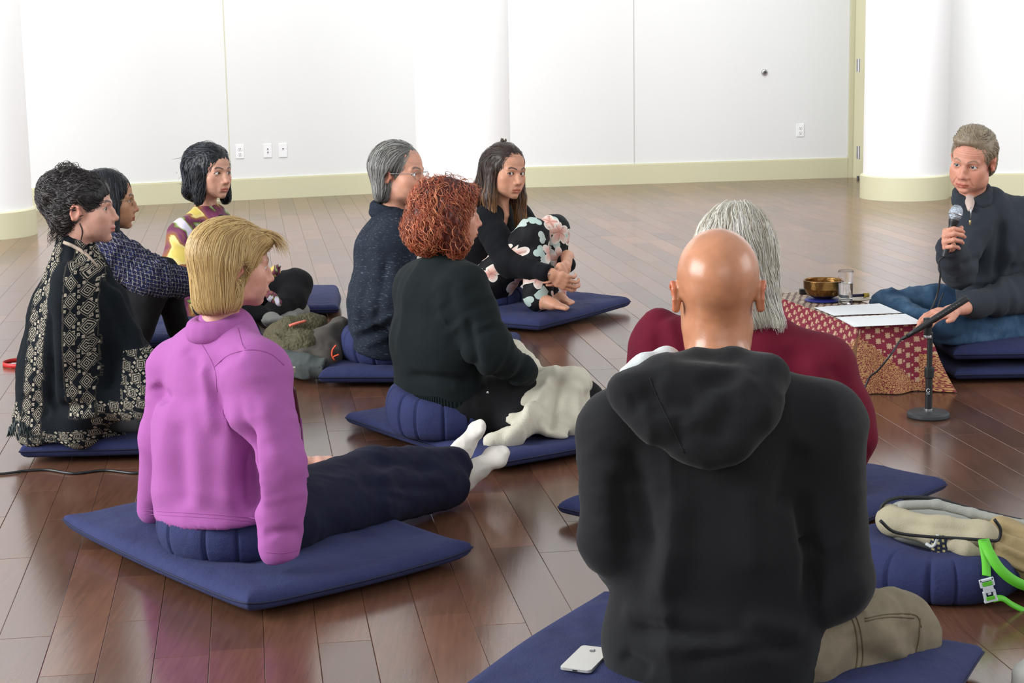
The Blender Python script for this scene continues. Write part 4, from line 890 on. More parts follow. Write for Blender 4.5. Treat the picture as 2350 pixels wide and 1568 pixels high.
# ---------------------------------------------------------------- woman with dark curls in the patterned poncho
P = empty('person', CURL_C, 'person with dark curly pinned-up hair in a black poncho with cream diamonds', 'person')
H = Head(A(190, 477, 5.75), 86, pitch=1, roll=0, scale=.97, res=.0024, skin=srgb(218, 168, 148), body_yaw=80, neck=.86, gaze=(1, -.22, .02), brow=srgb(52, 38, 34), iris=(.08, .05, .03), neckpitch=16, jaw=.94, smile=.35, nose=.97)
che, pel = A(175, 690, 5.76), A(195, 960, 5.78)
body(P, H, [([pel, che, A(175, 600, 5.76)], [.09, .08, .05]), ([A(185, 800, 5.76), A(180, 700, 5.76)], [.08, .08])])
cap = Sdf(.004, .03); cap.ell((0, -.020, .030), (.081, .097, .088)); cap.ell((0, -.055, -.030), (.070, .055, .065)); cap.ell((.010, -.090, .070), (.050, .046, .046)); cap.ell((.0, -.050, .100), (.042, .040, .026)); cap.ell((0, -.112, .030), (.040, .034, .045))
cap.ell((0, .022, .046), (.071, .068, .064)); cap.ell((0, .106, -.040), (.070, .070, .084), k=.016, op='-'); cap.ell((.088, .004, -.020), (.030, .024, .042), k=.012, op='-')
flow = lambda p: np.c_[-p[:, 0] * 1.5, np.full(len(p), -1.0), .5 + 0 * p[:, 0]]
seeds = surf_seeds(cap, 900, lambda p: ~((p[:, 1] > .05) & (p[:, 2] < .06)), 8)
Pt = comb(cap, seeds, flow, 16, .0085, (-.001, .006), curl=.0055, curlf=1.0, seed=7, wob=.5)
r_ = np.random.default_rng(3); n = 340; t = np.linspace(0, 1, 16)   # loose curls round the bun
u = r_.normal(0, 1, (n, 3)); u /= np.linalg.norm(u, axis=1)[:, None]; ctr = np.where(r_.random((n, 1)) < .62, V3(.006, -.092, .074), V3(0, -.045, .106)); st = ctr + u * np.array([.050, .048, .045]) * r_.uniform(.8, 1.0, (n, 1)); w1 = np.cross(u, r_.normal(0, 1, (n, 3))); w1 /= np.linalg.norm(w1, axis=1)[:, None]; w2 = np.cross(u, w1); rad = r_.uniform(.007, .016, (n, 1, 1)); a = (t[None, :] * r_.uniform(4, 9, (n, 1)))[..., None]
Pc = st[:, None, :] + rad * ((np.cos(a) - 1) * w1[:, None, :] + np.sin(a) * (u * .7 + w2 * .7)[:, None, :]) + (t[None, :, None] * r_.uniform(-.012, .016, (n, 1, 1))) * w2[:, None, :]
# curls at nape and a lock before the ear
m = 60; st = np.c_[r_.uniform(-.05, .06, m), r_.uniform(-.10, -.055, m), r_.uniform(-.085, -.04, m)]; ph = r_.uniform(0, 6, (m, 1)); Pn = st[:, None, :] + np.stack([.007 * np.cos(t * 9 + ph), -.015 * t + .007 * np.sin(t * 9 + ph), -.05 * t * np.ones((m, 1))], -1)
lk = np.stack([np.full(16, .076) + .004 * np.sin(t * 9), .0 + .01 * t + .006 * np.sin(t * 7), -.045 - .10 * t], -1)[None] + r_.normal(0, .0012, (9, 1, 3)); dk = srgb(44, 38, 38)
hair_obj(H, P, cap, [(Pt, shade(len(Pt), dk, .25, srgb(78, 70, 68), .2), .0013), (Pc, shade(n, dk, .3, srgb(84, 76, 74), .2), .0012), (Pn, shade(m, dk, .2), .0010), (lk, shade(9, dk, .2), .0007)], dk, capcol=srgb(30, 26, 26), groove=.003, flow=flow)
M = Mat('poncho_weave', rough=.95, spec=.15); x, y, _ = M.xyz(M.attr('pat').outputs['Vector'])
a = x * (1 / .042); ia = a.floor(); b = y * (1 / .056) + ia * .5; fa = (a.fract() - .5).abs() * 2.0; fb = (b.fract() - .5).abs() * 2.0; dd = fa + fb
ring = ((dd * 3.1 + .15).fract() < .44) * (dd < .98)
a2 = x * (1 / .0125); b2 = y * (1 / .0165) + a2.floor() * .5; q = (a2.fract() - .5).abs().max((b2.fract() - .5).abs()); n2 = M.noise(M.vec(a2.floor(), b2.floor()), 5.3, 0)
sq = (q < .30) * (n2 > .46) * (dd > 1.02) * (1.0 - (q < .10) * (n2 > .55))
msk = M.attr('band').outputs['Fac']; msk = X_(M.nt, msk); wv = M.noise(M.obj(), 260, 2)
pt = (ring.max(sq) * (msk > .5) * (wv > .36)).clamp(); M.color(M.mix(pt, M.mix((wv * .8).clamp(), srgb(14, 17, 21), srgb(30, 36, 42)), srgb(176, 166, 148))); M.bump(wv + pt * .6, .0012); M_PONCHO = M.m
s = Sdf(.009, .05); sd = (0, 1, 0)
s.cone(A(172, 562, 5.76), A(180, 640, 5.76), .060, .082); s.seg(A(185, 640, 5.76), A(176, 720, 5.76), (.15, .085), (.205, .125), sd); s.seg(A(176, 720, 5.76), A(172, 850, 5.74), (.205, .125), (.22, .165), sd); s.seg(A(172, 850, 5.74), A(172, 965, 5.72), (.22, .165), (.23, .185), sd)
s.cone(A(168, 660, 5.60), A(158, 800, 5.56), .07, .075); s.cone(A(158, 800, 5.56), A(200, 935, 5.52), .075, .045)
s.chain([A(235, 700, 5.70), A(285, 800, 5.68), A(330, 840, 5.70)], [.075, .065, .05]); s.chain([A(230, 890, 5.62), A(310, 870, 5.60), A(370, 840, 5.66)], [.075, .065, .05]); s.chain([A(240, 935, 5.56), A(320, 925, 5.54), A(360, 930, 5.56)], [.060, .055, .05])
s.cone(A(60, 965, 5.66), A(45, 1000, 5.62), .035, .02); s.half(V3(0, 0, .062), (0, 0, -1), .01)
cx, cy = A(175, 800, 5.74)[:2]
def ang(V): return np.arctan2(V[:, 0] - cx, -(V[:, 1] - cy))
def d(V):
    th = ang(V); low = sstep(.78, .45, V[:, 2]); r = low * (.016 * np.sin(th * 9 + 2.2 * noise(V * np.array([1, 1, .3]), 5, 2)) * sstep(-2, 2.2, 1 + 0 * th)) + drape(V, .005, 10, .2, 41)
    for x0, y0, x1, y1, a, w in [(112, 690, 118, 960, -.03, .018), (140, 650, 130, 960, .016, .03), (95, 690, 70, 960, .012, .022), (228, 640, 300, 800, -.014, .02), (260, 650, 330, 780, .010, .016), (215, 760, 250, 900, -.018, .02), (110, 940, 220, 930, -.022, .02), (60, 900, 110, 960, -.014, .014)]: r += crease(V, A(x0, y0, 5.55), A(x1, y1, 5.55), a, w)
    return r
def at(V, N_):
    px = 1175 + FPX * ((V - CC) @ CR) / ((V - CC) @ CF); py = 784 - FPX * ((V - CC) @ CU) / ((V - CC) @ CF); th = ang(V); u = th * .19; z = V[:, 2]
    u0 = A(183, 760, 5.52)[0]; arc = V[:, 0] - u0 + .10 * (z - .45) * 0
    b1 = (np.abs(arc) < .045) & (z > .16) & (V[:, 1] < cy + .06); ul = A(92, 760, 5.6)[0] + .10 * (z - .4); b2 = (np.abs(V[:, 0] - ul) < .034) & (z > .1)
    b3 = (z < .21 + .0 * arc) & (V[:, 0] > A(215, 900, 5.55)[0]); b4 = (z < .175) & (V[:, 0] < A(95, 900, 5.6)[0]); b6 = z < .118; b5 = (V[:, 0] > A(296, 830, 5.65)[0]) & (z < .36)
    uu = np.where(b1, arc + .042, np.where(b2, V[:, 0] - ul + .042, V[:, 0] * .8 + z * .8)); vv = np.where(b1 | b2, z, V[:, 0] * -.7 + z * .9)
    return {'band': (b1 | b2 | b3 | b4 | b5 | b6).astype(float), 'pat': np.c_[uu, vv, 0 * uu]}
po = cloth('poncho', s, M_PONCHO, P, d, attrs=at)
# fringe along the hem
r_ = np.random.default_rng(9); n = 230; xs = np.linspace(20, 140, n); ys = np.interp(xs, [20, 40, 90, 140], [985, 968, 985, 995]) + r_.normal(0, 3, n); t = np.linspace(0, 1, 6)[None, :, None]
a0 = np.array([A(x, y, 5.53 + .05 * (x < 45)) for x, y in zip(xs, ys)])[:, None, :]; b0 = a0 + np.c_[r_.uniform(-.012, .016, n), r_.uniform(-.025, .0, n), r_.uniform(-.045, -.02, n)][:, None, :]; b0[:, :, 2] = np.maximum(b0[:, :, 2], .085)
V, F, At = strands(a0 * (1 - t) + b0 * t + .004 * np.sin(t * 3) * V3(0, -1, 0), np.full(n, .0022), shade(n, srgb(24, 34, 36), .25), out=A(100, 900, 6.2)); tag(mesh('fringe', V, F, M_HAIR, po, attrs=At), 'dark fringe along the hem', kind='stuff')
# cream shirt neckline
seam(po, [(146, 556), (170, 566), (198, 584), (222, 612)], fabric('cream_cotton', srgb(206, 186, 168)), .0065, name='neckline', lift=.002)
s = Sdf(.010, .03); s.chain([A(230, 958, 5.66), A(330, 965, 5.52)], [.05, .04]); s.half(V3(0, 0, .085), (0, 0, -1), .01); cloth('trousers', s, plain('black_jersey', srgb(22, 22, 26), .9), P)
# ---------------------------------------------------------------- woman in the tweed jacket
P = empty('person', A(270, 740, 7.35), 'person with glasses and long dark hair in a blue tweed jacket, arm over raised knee', 'person')
H = Head(A(250, 458, 7.22), 80, pitch=4, scale=1.02, res=.0028, skin=srgb(198, 146, 112), body_yaw=80, neck=.86, gaze=(1, .1, -.05), brow=srgb(40, 30, 28), iris=(.05, .03, .02), neckpitch=10, jaw=.94)
che, pel = A(235, 610, 7.25), A(262, 745, 7.32)
body(P, H, [([pel, che, A(245, 560, 7.24)], [.11, .09, .05])])
cap = Sdf(.004, .03); cap.ell((0, -.016, .034), (.084, .104, .092)); cap.seg((0, -.035, .02), (0, -.03, -.13), (.086, .075), (.078, .06), (1, 0, 0)); cap.cone((.070, .01, -.02), (.074, .030, -.185), .030, .018); cap.cone((-.070, .0, -.02), (-.074, .0, -.17), .026, .02)
cap.ell((0, .092, -.040), (.062, .070, .100), k=.02, op='-')
flow = lambda p: np.c_[p[:, 0] * 2, np.full(len(p), .10), np.full(len(p), -1.0)]
seeds = surf_seeds(cap, 900, lambda p: (p[:, 2] > -.08) & ~((p[:, 1] > .06) & (p[:, 2] < .05)), 3); Pt = comb(cap, seeds, flow, 11, .021, (-.001, .004), curl=.002, curlf=.5, seed=7, wob=.12, stop=lambda p: p[:, 2] < -.2)
dk = srgb(34, 34, 40); hair_obj(H, P, cap, [(Pt, shade(len(Pt), dk, .25, srgb(64, 66, 74), .25), .0012)], dk, capcol=srgb(26, 26, 30), flow=flow)
glasses_frame = plain('thin_metal_frame', srgb(150, 130, 110), .3, metal=1)
def glasses(H, parent, w=.024, hh=.015, col=None, th=.0011, y=.094, rect=False):
    g = col or glasses_frame; e = bpy.data.objects.new('glasses', None); e.location = tuple(H.pt(0, y, 0)); link(e, parent)
    ML = bpy.data.materials.get('spectacle_glass')
    if ML is None:
        ML = Mat('spectacle_glass', rough=.02, col=(1, 1, 1)); ML.b.inputs['Transmission Weight'].default_value = 1; ML.b.inputs['IOR'].default_value = 1.03; ML = ML.m
    for x in (-1, 1):
        an = np.linspace(0, 2 * math.pi, 25); pw = .55 if rect else 1
        ln = np.array([H.pt(x * .031 + w * np.sign(math.cos(a)) * abs(math.cos(a)) ** pw, y - .10 * (x * w * math.cos(a) + .031 - .01) ** 1 * .25, -.004 + hh * np.sign(math.sin(a)) * abs(math.sin(a)) ** pw) for a in an])
        V, F = tube(ln, th, 6, False); mesh('rim', V, F, g, e)
        V = np.vstack([ln[:-1], ln[:-1].mean(0)]); n = len(ln) - 1; mesh('lens', V, [(i, (i + 1) % n, n) for i in range(n)], ML, e)
        V, F = tube([H.pt(x * (.031 + w), y - .006, .004), H.pt(x * .074, .055, .004), H.pt(x * .082, .0, .002), H.pt(x * .082, -.02, -.012)], th * 1.1, 6); mesh('temple_arm', V, F, g, e)
    V, F = tube([H.pt(-.031 + w, y - .001, .0), H.pt(0, y + .005, .004), H.pt(.031 - w, y - .001, .0)], th, 6); mesh('bridge', V, F, g, e)
glasses(H, P)
M = Mat('blue_tweed', rough=.95, spec=.15, sheen=.02); x, y, _ = M.xyz(M.attr('pat').outputs['Vector']); v = M.vec(x, y)
n1 = M.noise(M.mapped(v, (420, 60, 1)), 1, 2); n2 = M.noise(M.mapped(v, (60, 420, 1)), 1, 2); n3 = M.noise(v, 160, 3); gx = (x * 62.0).fract(); gy = (y * 62.0).fract()
ln = ((gx < .20) * (n2 > .52)).max((gy < .20) * (n1 > .52)).max((n1 > .66) * (n3 > .45)); c = M.mix((n3 > .52) * 1.0, srgb(18, 19, 30), srgb(34, 38, 84)); c = M.mix((n3 < .40) * 1.0, c, srgb(66, 66, 74)); M.color(M.mix(ln, c, srgb(156, 152, 150))); M.bump(n3 + ln, .003); M_TWEED = M.m
s = Sdf(.009, .045); sh, el, wr = A(262, 590, 7.10), A(352, 640, 7.05), A(470, 655, 7.20)
s.seg(pel, A(240, 620, 7.25), (.16, .11), (.17, .115), (0, 1, 0)); s.cone(A(243, 570, 7.25), A(240, 620, 7.25), .085, .12); s.chain([sh, el, wr], [.085, .062, .050]); s.cone(A(250, 565, 7.2), sh, .07, .08)
s.chain([A(265, 600, 7.42), A(360, 650, 7.42), A(470, 650, 7.35)], [.07, .055, .045])
cloth('jacket', s, M_TWEED, P, lambda V: drape(V, .005, 12, .6, 51) + bunch(V, sh, el, .012, 4, .12, 3, .8) + bunch(V, el, wr, .010, 4, .1, 5), uv=lambda V, N_: np.c_[V[:, 0] + V[:, 1] * .6, V[:, 2] + .3 * V[:, 0], 0 * V[:, 0]])
s = Sdf(.009, .035); k1, f1 = A(372, 630, 7.40), A(415, 772, 7.55); k2, f2 = A(350, 655, 7.08), A(318, 770, 7.12)
s.chain([A(265, 735, 7.42), k1], [.10, .068]); s.cone(k1, f1, .068, .045); s.chain([A(262, 745, 7.22), k2], [.10, .066]); s.cone(k2, f2, .064, .05); s.ell(pel, (.13, .14, .08)); s.half(V3(0, 0, .068), (0, 0, -1), .008)
M_BLKP = fabric('black_cotton', srgb(24, 24, 27), srgb(17, 17, 19), 420, .0005, sheen=.1)
cloth('trousers', s, M_BLKP, P, lambda V: drape(V, .004, 14, 1, 6) + bunch(V, A(265, 735, 7.42), k1, .005, 4))
# ---------------------------------------------------------------- woman in the tie-dye shawl
P = empty('person', A(490, 715, 8.3), 'black-haired person in a plum, yellow and green tie-dye shawl and black trousers', 'person')
H = Head(A(483, 394, 8.22), 128, pitch=3, roll=-3, scale=1.03, res=.0026, skin=srgb(212, 160, 136), body_yaw=112, neck=.86, gaze=(1, -.35, -.02), brow=srgb(36, 28, 28), iris=(.05, .03, .02), neckpitch=10, smile=-.4, wide=1.03, jaw=.94)
che, pel = A(478, 560, 8.26), A(490, 700, 8.32)
body(P, H, [([pel, che, A(482, 500, 8.24)], [.11, .09, .05])])
cap = Sdf(.004, .03); cap.ell((0, -.018, .038), (.086, .106, .092)); cap.ell((0, -.075, .03), (.078, .06, .075)); cap.seg((0, -.055, .0), (0, -.06, -.09), (.092, .06), (.090, .05), (1, 0, 0)); cap.cone((.076, .01, -.01), (.082, .018, -.125), .028, .020); cap.cone((-.078, .0, .0), (-.088, .01, -.12), .026, .022)
cap.ell((0, .094, -.034), (.064, .074, .090), k=.02, op='-')
flow = lambda p: np.c_[p[:, 0] * 1.2, np.where(p[:, 2] > .05, -1.0, -.1), np.where(p[:, 2] > .06, -.2, -1.0)]
seeds = surf_seeds(cap, 900, lambda p: (p[:, 2] > -.08) & ~((p[:, 1] > .07) & (p[:, 2] < .06)), 3); Pt = comb(cap, seeds, flow, 16, .012, (-.001, .007), curl=.004, curlf=.5, seed=7, wob=.4, stop=lambda p: p[:, 2] < -.15)
r_ = np.random.default_rng(2); n = 70; t = np.linspace(0, 1, 8)[None, :, None]; a0 = np.c_[r_.uniform(-.10, .08, n), r_.uniform(-.14, -.09, n), r_.uniform(-.09, .06, n)][:, None, :]; dr = np.c_[r_.normal(0, .015, n), r_.uniform(-.035, -.01, n), r_.uniform(-.03, .01, n)][:, None, :]; Ps = a0 + dr * t
dk = srgb(30, 30, 36); hair_obj(H, P, cap, [(Pt, shade(len(Pt), dk, .25, srgb(62, 66, 76), .22), .0013), (Ps, shade(n, dk, .2), .0011)], dk, capcol=srgb(22, 22, 26), groove=.003, flow=flow)
M = Mat('tie_dye_silk', rough=.7, spec=.3, sheen=.02); v = M.attr('pat').outputs['Vector']; n1 = M.noise(M.mapped(v, (5.5, 3.2, 1)), 1.7, 2, .5); n2 = M.noise(M.mapped(v, (60, 7, 1)), 1, 3); n3 = M.noise(M.mapped(v, (5, 4, 1)), 2.3, 2)
f = (n1 - .5) * 1.9 + .5 + (n2 - .5) * .22; M.color(M.ramp(f, [(.26, srgb(206, 196, 214)), (.33, srgb(122, 148, 56)), (.38, srgb(96, 52, 66)), (.47, srgb(112, 46, 84)), (.54, srgb(134, 84, 80)), (.60, srgb(150, 96, 40)), (.64, srgb(226, 208, 140)), (.74, srgb(214, 190, 96))])); M.bump(n2, .0008); M_TIE = M.m
s = Sdf(.009, .05); sd = (.55, .84, 0)
s.seg(A(482, 705, 8.28), A(476, 580, 8.26), (.19, .15), (.195, .13), sd); s.seg(A(476, 580, 8.26), A(478, 515, 8.25), (.195, .13), (.14, .09), sd); s.cone(A(480, 498, 8.24), A(478, 540, 8.25), .062, .10)
s.chain([A(425, 540, 8.12), A(412, 620, 8.08), A(470, 690, 8.02)], [.075, .075, .05]); s.chain([A(535, 530, 8.40), A(555, 620, 8.42)], [.07, .06]); s.cone(A(500, 500, 8.18), A(535, 560, 8.12), .026, .04)
cloth('shawl', s, M_TIE, P, lambda V: drape(V, .008, 10, .2, 61), uv=lambda V, N_: np.c_[V[:, 0] * .9 + V[:, 1] * .7 + .25 * V[:, 2], V[:, 2] * 1.0 - .5 * V[:, 0], 0 * V[:, 0]])
s = Sdf(.006, .02); s.chain([A(600, 640, 8.05), A(632, 622, 8.02), A(640, 612, 8.0)], [.022, .018, .010]); s.chain([A(600, 660, 8.05), A(622, 680, 7.98), A(640, 695, 7.96)], [.020, .018, .012]); cloth('shawl_end', s, M_TIE, P, lambda V: drape(V, .004, 22, 1, 2), uv=lambda V, N_: np.c_[V[:, 0] * 3 + .35, V[:, 2] * 3, 0 * V[:, 0]])
s = Sdf(.006, .02); s.cone(A(508, 502, 8.12), A(514, 535, 8.10), .02, .04); s.cone(A(500, 545, 8.20), A(500, 600, 8.22), .06, .07); cloth('top', s, M_BLKP, P)
s = Sdf(.009, .035); k, ft = A(682, 652, 8.28), A(610, 728, 8.02); s.chain([A(520, 700, 8.30), A(600, 672, 8.30), k], [.10, .088, .066]); s.chain([k, A(672, 690, 8.2), ft], [.064, .062, .045]); s.chain([A(470, 700, 8.2), A(520, 690, 7.95), A(600, 728, 7.95)], [.09, .07, .045]); s.half(V3(0, 0, .07), (0, 0, -1), .008)
cloth('trousers', s, M_BLKP, P, lambda V: drape(V, .004, 14, 1, 6) + bunch(V, A(520, 700, 8.3), k, .006, 5, .12))
M_GSOCK = fabric('grey_sock', srgb(140, 140, 134), srgb(112, 112, 108))
s = Sdf(.005, .02); add_foot(s, A(700, 727, 8.25), A(640, 736, 8.02), V3(0, 0, 1), 1.0); cloth('sock', s, M_GSOCK, P)
s = Sdf(.005, .02); add_foot(s, A(610, 752, 8.0), A(640, 742, 7.76), V3(.1, 0, 1), 1.0); cloth('sock', s, M_GSOCK, P)
# ---------------------------------------------------------------- woman with the grey bob and glasses
P = empty('person', GREY_C, 'smiling person with a grey bob and glasses in a dark heather sweater', 'person')
H = Head(A(916, 398, 6.95), 114, pitch=1, roll=-2, scale=1.04, res=.0024, skin=srgb(216, 158, 132), body_yaw=90, neck=.86, gaze=(1, -.25, .02), brow=srgb(92, 74, 64), iris=(.08, .10, .12), neckpitch=14, smile=1.0, age=.4, wide=1.0, jaw=.94)
che, pel = A(890, 590, 6.96), A(890, 790, 6.97)
body(P, H, [([pel, che, A(900, 510, 6.96)], [.09, .08, .05])])
cap = Sdf(.004, .03); cap.ell((0, -.020, .036), (.083, .102, .090)); cap.seg((0, -.05, .02), (0, -.050, -.075), (.086, .060), (.078, .045), (1, 0, 0)); cap.cone((.074, -.018, .02), (.070, -.030, -.07), .022, .016); cap.cone((-.074, .0, .02), (-.072, -.01, -.06), .022, .016)
cap.ell((0, .090, -.042), (.070, .074, .097), k=.016, op='-'); cap.ell((.086, .002, -.022), (.026, .022, .038), k=.01, op='-')
flow = lambda p: np.c_[(p[:, 0] - .01) * 2.4, np.where(p[:, 1] > .0, -.7, -.15) * sstep(-.03, .06, p[:, 2]), -.3 - .8 * sstep(.11, .06, p[:, 2])]
seeds = surf_seeds(cap, 1100, lambda p: (p[:, 2] > -.04) & ~((p[:, 1] > .05) & (p[:, 2] < .05)), 3); Pt = comb(cap, seeds, flow, 11, .0155, (-.001, .003), seed=7, wob=.12, stop=lambda p: p[:, 2] < -.105)
gy = srgb(142, 140, 136); hair_obj(H, P, cap, [(Pt, shade(len(Pt), gy, .2, srgb(84, 80, 76), .35), .0012)], gy, capcol=srgb(92, 90, 86), flow=flow)
glasses(H, P, .024, .0135, M_STEEL, .0011, .096, True)
M = Mat('heather_knit', rough=.95, spec=.15); o = M.obj(); a = M.noise(M.mapped(o, (60, 60, 260)), 1, 2); b = M.noise(o, 24, 3); M.color(M.mix(((a - .60) * 9).clamp() * ((b - .25) * 2).clamp(), M.mix(b, srgb(32, 38, 48), srgb(44, 51, 62)), srgb(110, 118, 128))); M.bump(a, .001); M_HEATH = M.m
s = Sdf(.009, .05); sd = (.1, 1, 0); sh, el, wr = A(905, 555, 6.80), A(885, 705, 6.76), A(960, 770, 6.72)
s.seg(A(882, 790, 6.97), A(876, 690, 6.97), (.20, .150), (.20, .125), sd); s.seg(A(876, 690, 6.97), A(884, 570, 6.97), (.20, .125), (.185, .11), sd); s.cone(A(895, 505, 6.96), A(888, 570, 6.97), .065, .115); s.cone(A(897, 520, 6.9), sh, .06, .075); s.chain([sh, el, wr], [.078, .068, .05], k=.03); s.half(A(882, 806, 6.97), (-.25, 0, -1), .008)
def d(V):
    r = drape(V, .006, 9, .25, 71) + bunch(V, sh, el, .006, 3, .12, 3)
    for x0, y0, x1, y1, a, w in [(890, 580, 860, 760, -.016, .018), (905, 600, 912, 700, .010, .02), (800, 770, 915, 715, .012, .012), (810, 785, 915, 740, -.010, .012), (830, 800, 915, 760, .010, .012), (840, 620, 815, 760, .008, .02)]: r += crease(V, A(x0, y0, 6.78), A(x1, y1, 6.78), a, w)
    return r
cloth('sweater', s, M_HEATH, P, d)
s = Sdf(.006, .02); cb = H.place(np.array([[.056 * math.cos(a), -.036 + .058 * math.sin(a), -.165 - .014 * math.sin(a)] for a in np.linspace(0, 2 * math.pi, 17)[:-1]])); s.chain(list(cb) + [cb[0]], [.018] * 17); s.chain(list(cb + V3(0, 0, .026)) + [cb[0] + V3(0, 0, .026)], [.012] * 17); cloth('roll_collar', s, M_HEATH, P, lambda V: drape(V, .003, 16, 1, 3))
s = Sdf(.010, .03); s.chain([pel, A(960, 810, 6.85), A(1120, 800, 6.95)], [.12, .09, .065]); s.chain([pel, A(980, 790, 7.1), A(1110, 775, 7.3)], [.1, .08, .06]); s.half(V3(0, 0, .075), (0, 0, -1), .008); cloth('trousers', s, M_BLKP, P)
# ---------------------------------------------------------------- red-haired woman
P = empty('person', RED_C, 'person with curly copper-red hair in a black-green sweater seen from behind', 'person')
H = Head(A(1028, 489, 5.66), 74, pitch=3, scale=.96, res=.0028, skin=srgb(210, 152, 128), body_yaw=60, neck=.9, gaze=(1, .3, 0), brow=srgb(120, 70, 50), iris=(.08, .09, .1), neckpitch=12, age=.4, jaw=.94)
che, pel = A(1010, 740, 5.66), A(1010, 940, 5.70)
body(P, H, [([pel, che, A(1020, 590, 5.66)], [.10, .08, .05])])
cap = Sdf(.005, .03); cap.ell((0, -.020, .026), (.092, .104, .096)); cap.ell((0, -.055, -.055), (.108, .092, .080)); cap.cone((.085, -.01, .02), (.085, .010, -.10), .032, .032); cap.cone((-.085, -.01, .02), (-.085, .02, -.10), .03, .03); cap.ell((0, .055, .070), (.06, .04, .026), k=.03)
cap.ell((0, .110, -.040), (.085, .070, .105), k=.016, op='-'); cap.half((0, 0, -.15), (0, 0, -1), .02)
flow = lambda p: np.c_[p[:, 0] * 2.0, (p[:, 1] + .02) * 1.2, -.35 - .7 * sstep(.12, .05, p[:, 2])]
seeds = surf_seeds(cap, 1550, lambda p: ~((p[:, 1] > .06) & (p[:, 2] < .03)), 3); Pt = comb(cap, seeds, flow, 16, .0075, (-.004, .014), curl=.0062, curlf=.95, seed=7, wob=.6)
rd = srgb(150, 74, 48); hair_obj(H, P, cap, [(Pt, shade(len(Pt), rd, .28, srgb(206, 130, 92), .25), .0012)], rd, capcol=srgb(84, 36, 28), groove=.005, flow=flow)
M_GRN = fabric('dark_green_knit', srgb(18, 28, 30), srgb(13, 20, 22), 380, .001, sheen=.2, mott=.3)
s = Sdf(.009, .05); sd = (.62, -.78, 0); sh, el, wr = A(1062, 660, 5.56), A(1118, 800, 5.50), A(1205, 855, 5.58)
s.seg(A(1010, 905, 5.68), A(1002, 780, 5.67), (.172, .130), (.170, .120), sd); s.seg(A(1002, 780, 5.67), A(1004, 670, 5.67), (.170, .120), (.165, .105), sd); s.cone(A(1018, 612, 5.66), A(1008, 680, 5.67), .06, .11); s.cone(A(1020, 625, 5.62), sh, .058, .072); s.cone(A(1012, 625, 5.72), A(965, 665, 5.78), .055, .07); s.chain([sh, el, wr], [.076, .062, .045], k=.025); s.chain([A(965, 665, 5.78), A(980, 790, 5.85)], [.07, .06]); s.half(A(1010, 912, 5.68), (.12, 0, -1), .01)
def d(V):
    r = drape(V, .006, 8, .4, 81) + bunch(V, sh, el, .007, 3, .1, 3) + bunch(V, el, wr, .008, 4, .09, 4)
    for x0, y0, x1, y1, a, w in [(930, 860, 1100, 875, -.012, .014), (1075, 720, 1095, 860, -.014, .016), (1030, 640, 1050, 760, -.006, .02), (1000, 720, 1060, 760, .006, .02)]: r += crease(V, A(x0, y0, 5.54), A(x1, y1, 5.52), a * 1.5, w)
    return r
cloth('sweater', s, M_GRN, P, d)
M = Mat('green_rib', rough=.95, spec=.15); x, y, z = M.xyz(M.obj()); th = (x * .62 - y * .78) * 900.0; M.color(M.mix((th.sin() * .5 + .5), srgb(10, 17, 18), srgb(22, 34, 36))); M.bump(th.sin(), .002); M_RIB = M.m
s = Sdf(.008, .03); s.seg(A(1012, 925, 5.68), A(1010, 895, 5.68), (.178, .137), (.180, .138), sd); s.half(A(1012, 935, 5.68), (.12, 0, -1), .004); s.half(A(1010, 884, 5.68), (-.12, 0, 1), .004); cloth('rib_hem', s, M_RIB, P)
s = Sdf(.009, .04); k1 = A(1335, 925, 5.82); k2 = A(1230, 900, 6.05)
s.ell(A(1015, 945, 5.70), (.17, .17, .085)); s.chain([A(1060, 940, 5.62), A(1200, 925, 5.68), k1], [.105, .092, .072]); s.chain([k1, A(1180, 965, 5.55)], [.066, .05]); s.chain([A(1040, 930, 5.75), k2], [.09, .075]); s.chain([k2, A(1200, 960, 5.85)], [.06, .05]); s.half(V3(0, 0, .068), (0, 0, -1), .01)
cloth('trousers', s, M_BLKP, P, lambda V: drape(V, .004, 13, 1, 6) + bunch(V, A(1060, 940, 5.62), k1, .006, 5, .13))
V, F = lathe([(0, 0), (.004, .001), (.004, .003), (0, .004)], 12); mesh('logo_pin', A(1119, 901, 5.50) + V @ rotx(math.pi / 2).T, F, M_CHROME, P)
# ---- cream blanket over her leg
B = Sdf(.008, .03); kk = [A(1170, 812, 5.85), A(1215, 850, 5.72), A(1250, 862, 5.64), A(1300, 870, 5.68)]
B.chain([A(1165, 795, 5.92), A(1195, 830, 5.86), A(1225, 872, 5.74)], [.032, .036, .04]); B.seg(A(1262, 868, 5.70), A(1330, 875, 5.76), (.05, .03), (.05, .035), (0, 1, 0))
B.seg(A(1265, 872, 5.66), A(1235, 985, 5.50), (.055, .022), (.10, .016), (1, .3, 0)); B.seg(A(1310, 880, 5.66), A(1310, 995, 5.56), (.06, .05), (.09, .022), (1, .3, 0)); B.chain([A(1220, 960, 5.50), A(1170, 1000, 5.44), A(1125, 1016, 5.42)], [.030, .022, .010])
def d(V):
    r = drape(V, .013, 11, .35, 91, .25)
    for x0, y0, x1, y1, a, w in [(1270, 860, 1180, 1000, .014, .014), (1290, 860, 1260, 1000, -.014, .014), (1320, 870, 1330, 1000, .014, .016), (1240, 900, 1140, 1012, -.010, .012), (1345, 890, 1355, 980, -.012, .014), (1165, 790, 1215, 850, .012, .012)]: r += crease(V, A(x0, y0, 5.50), A(x1, y1, 5.46), a * 1.4, w)
    return r
b = cloth('blanket', B, fabric('cream_wool', srgb(214, 208, 190), srgb(196, 190, 172), 380, .0012, mott=.15), None, d); tag(b, 'cream wool blanket draped over the leg of the red-haired woman', 'blanket')
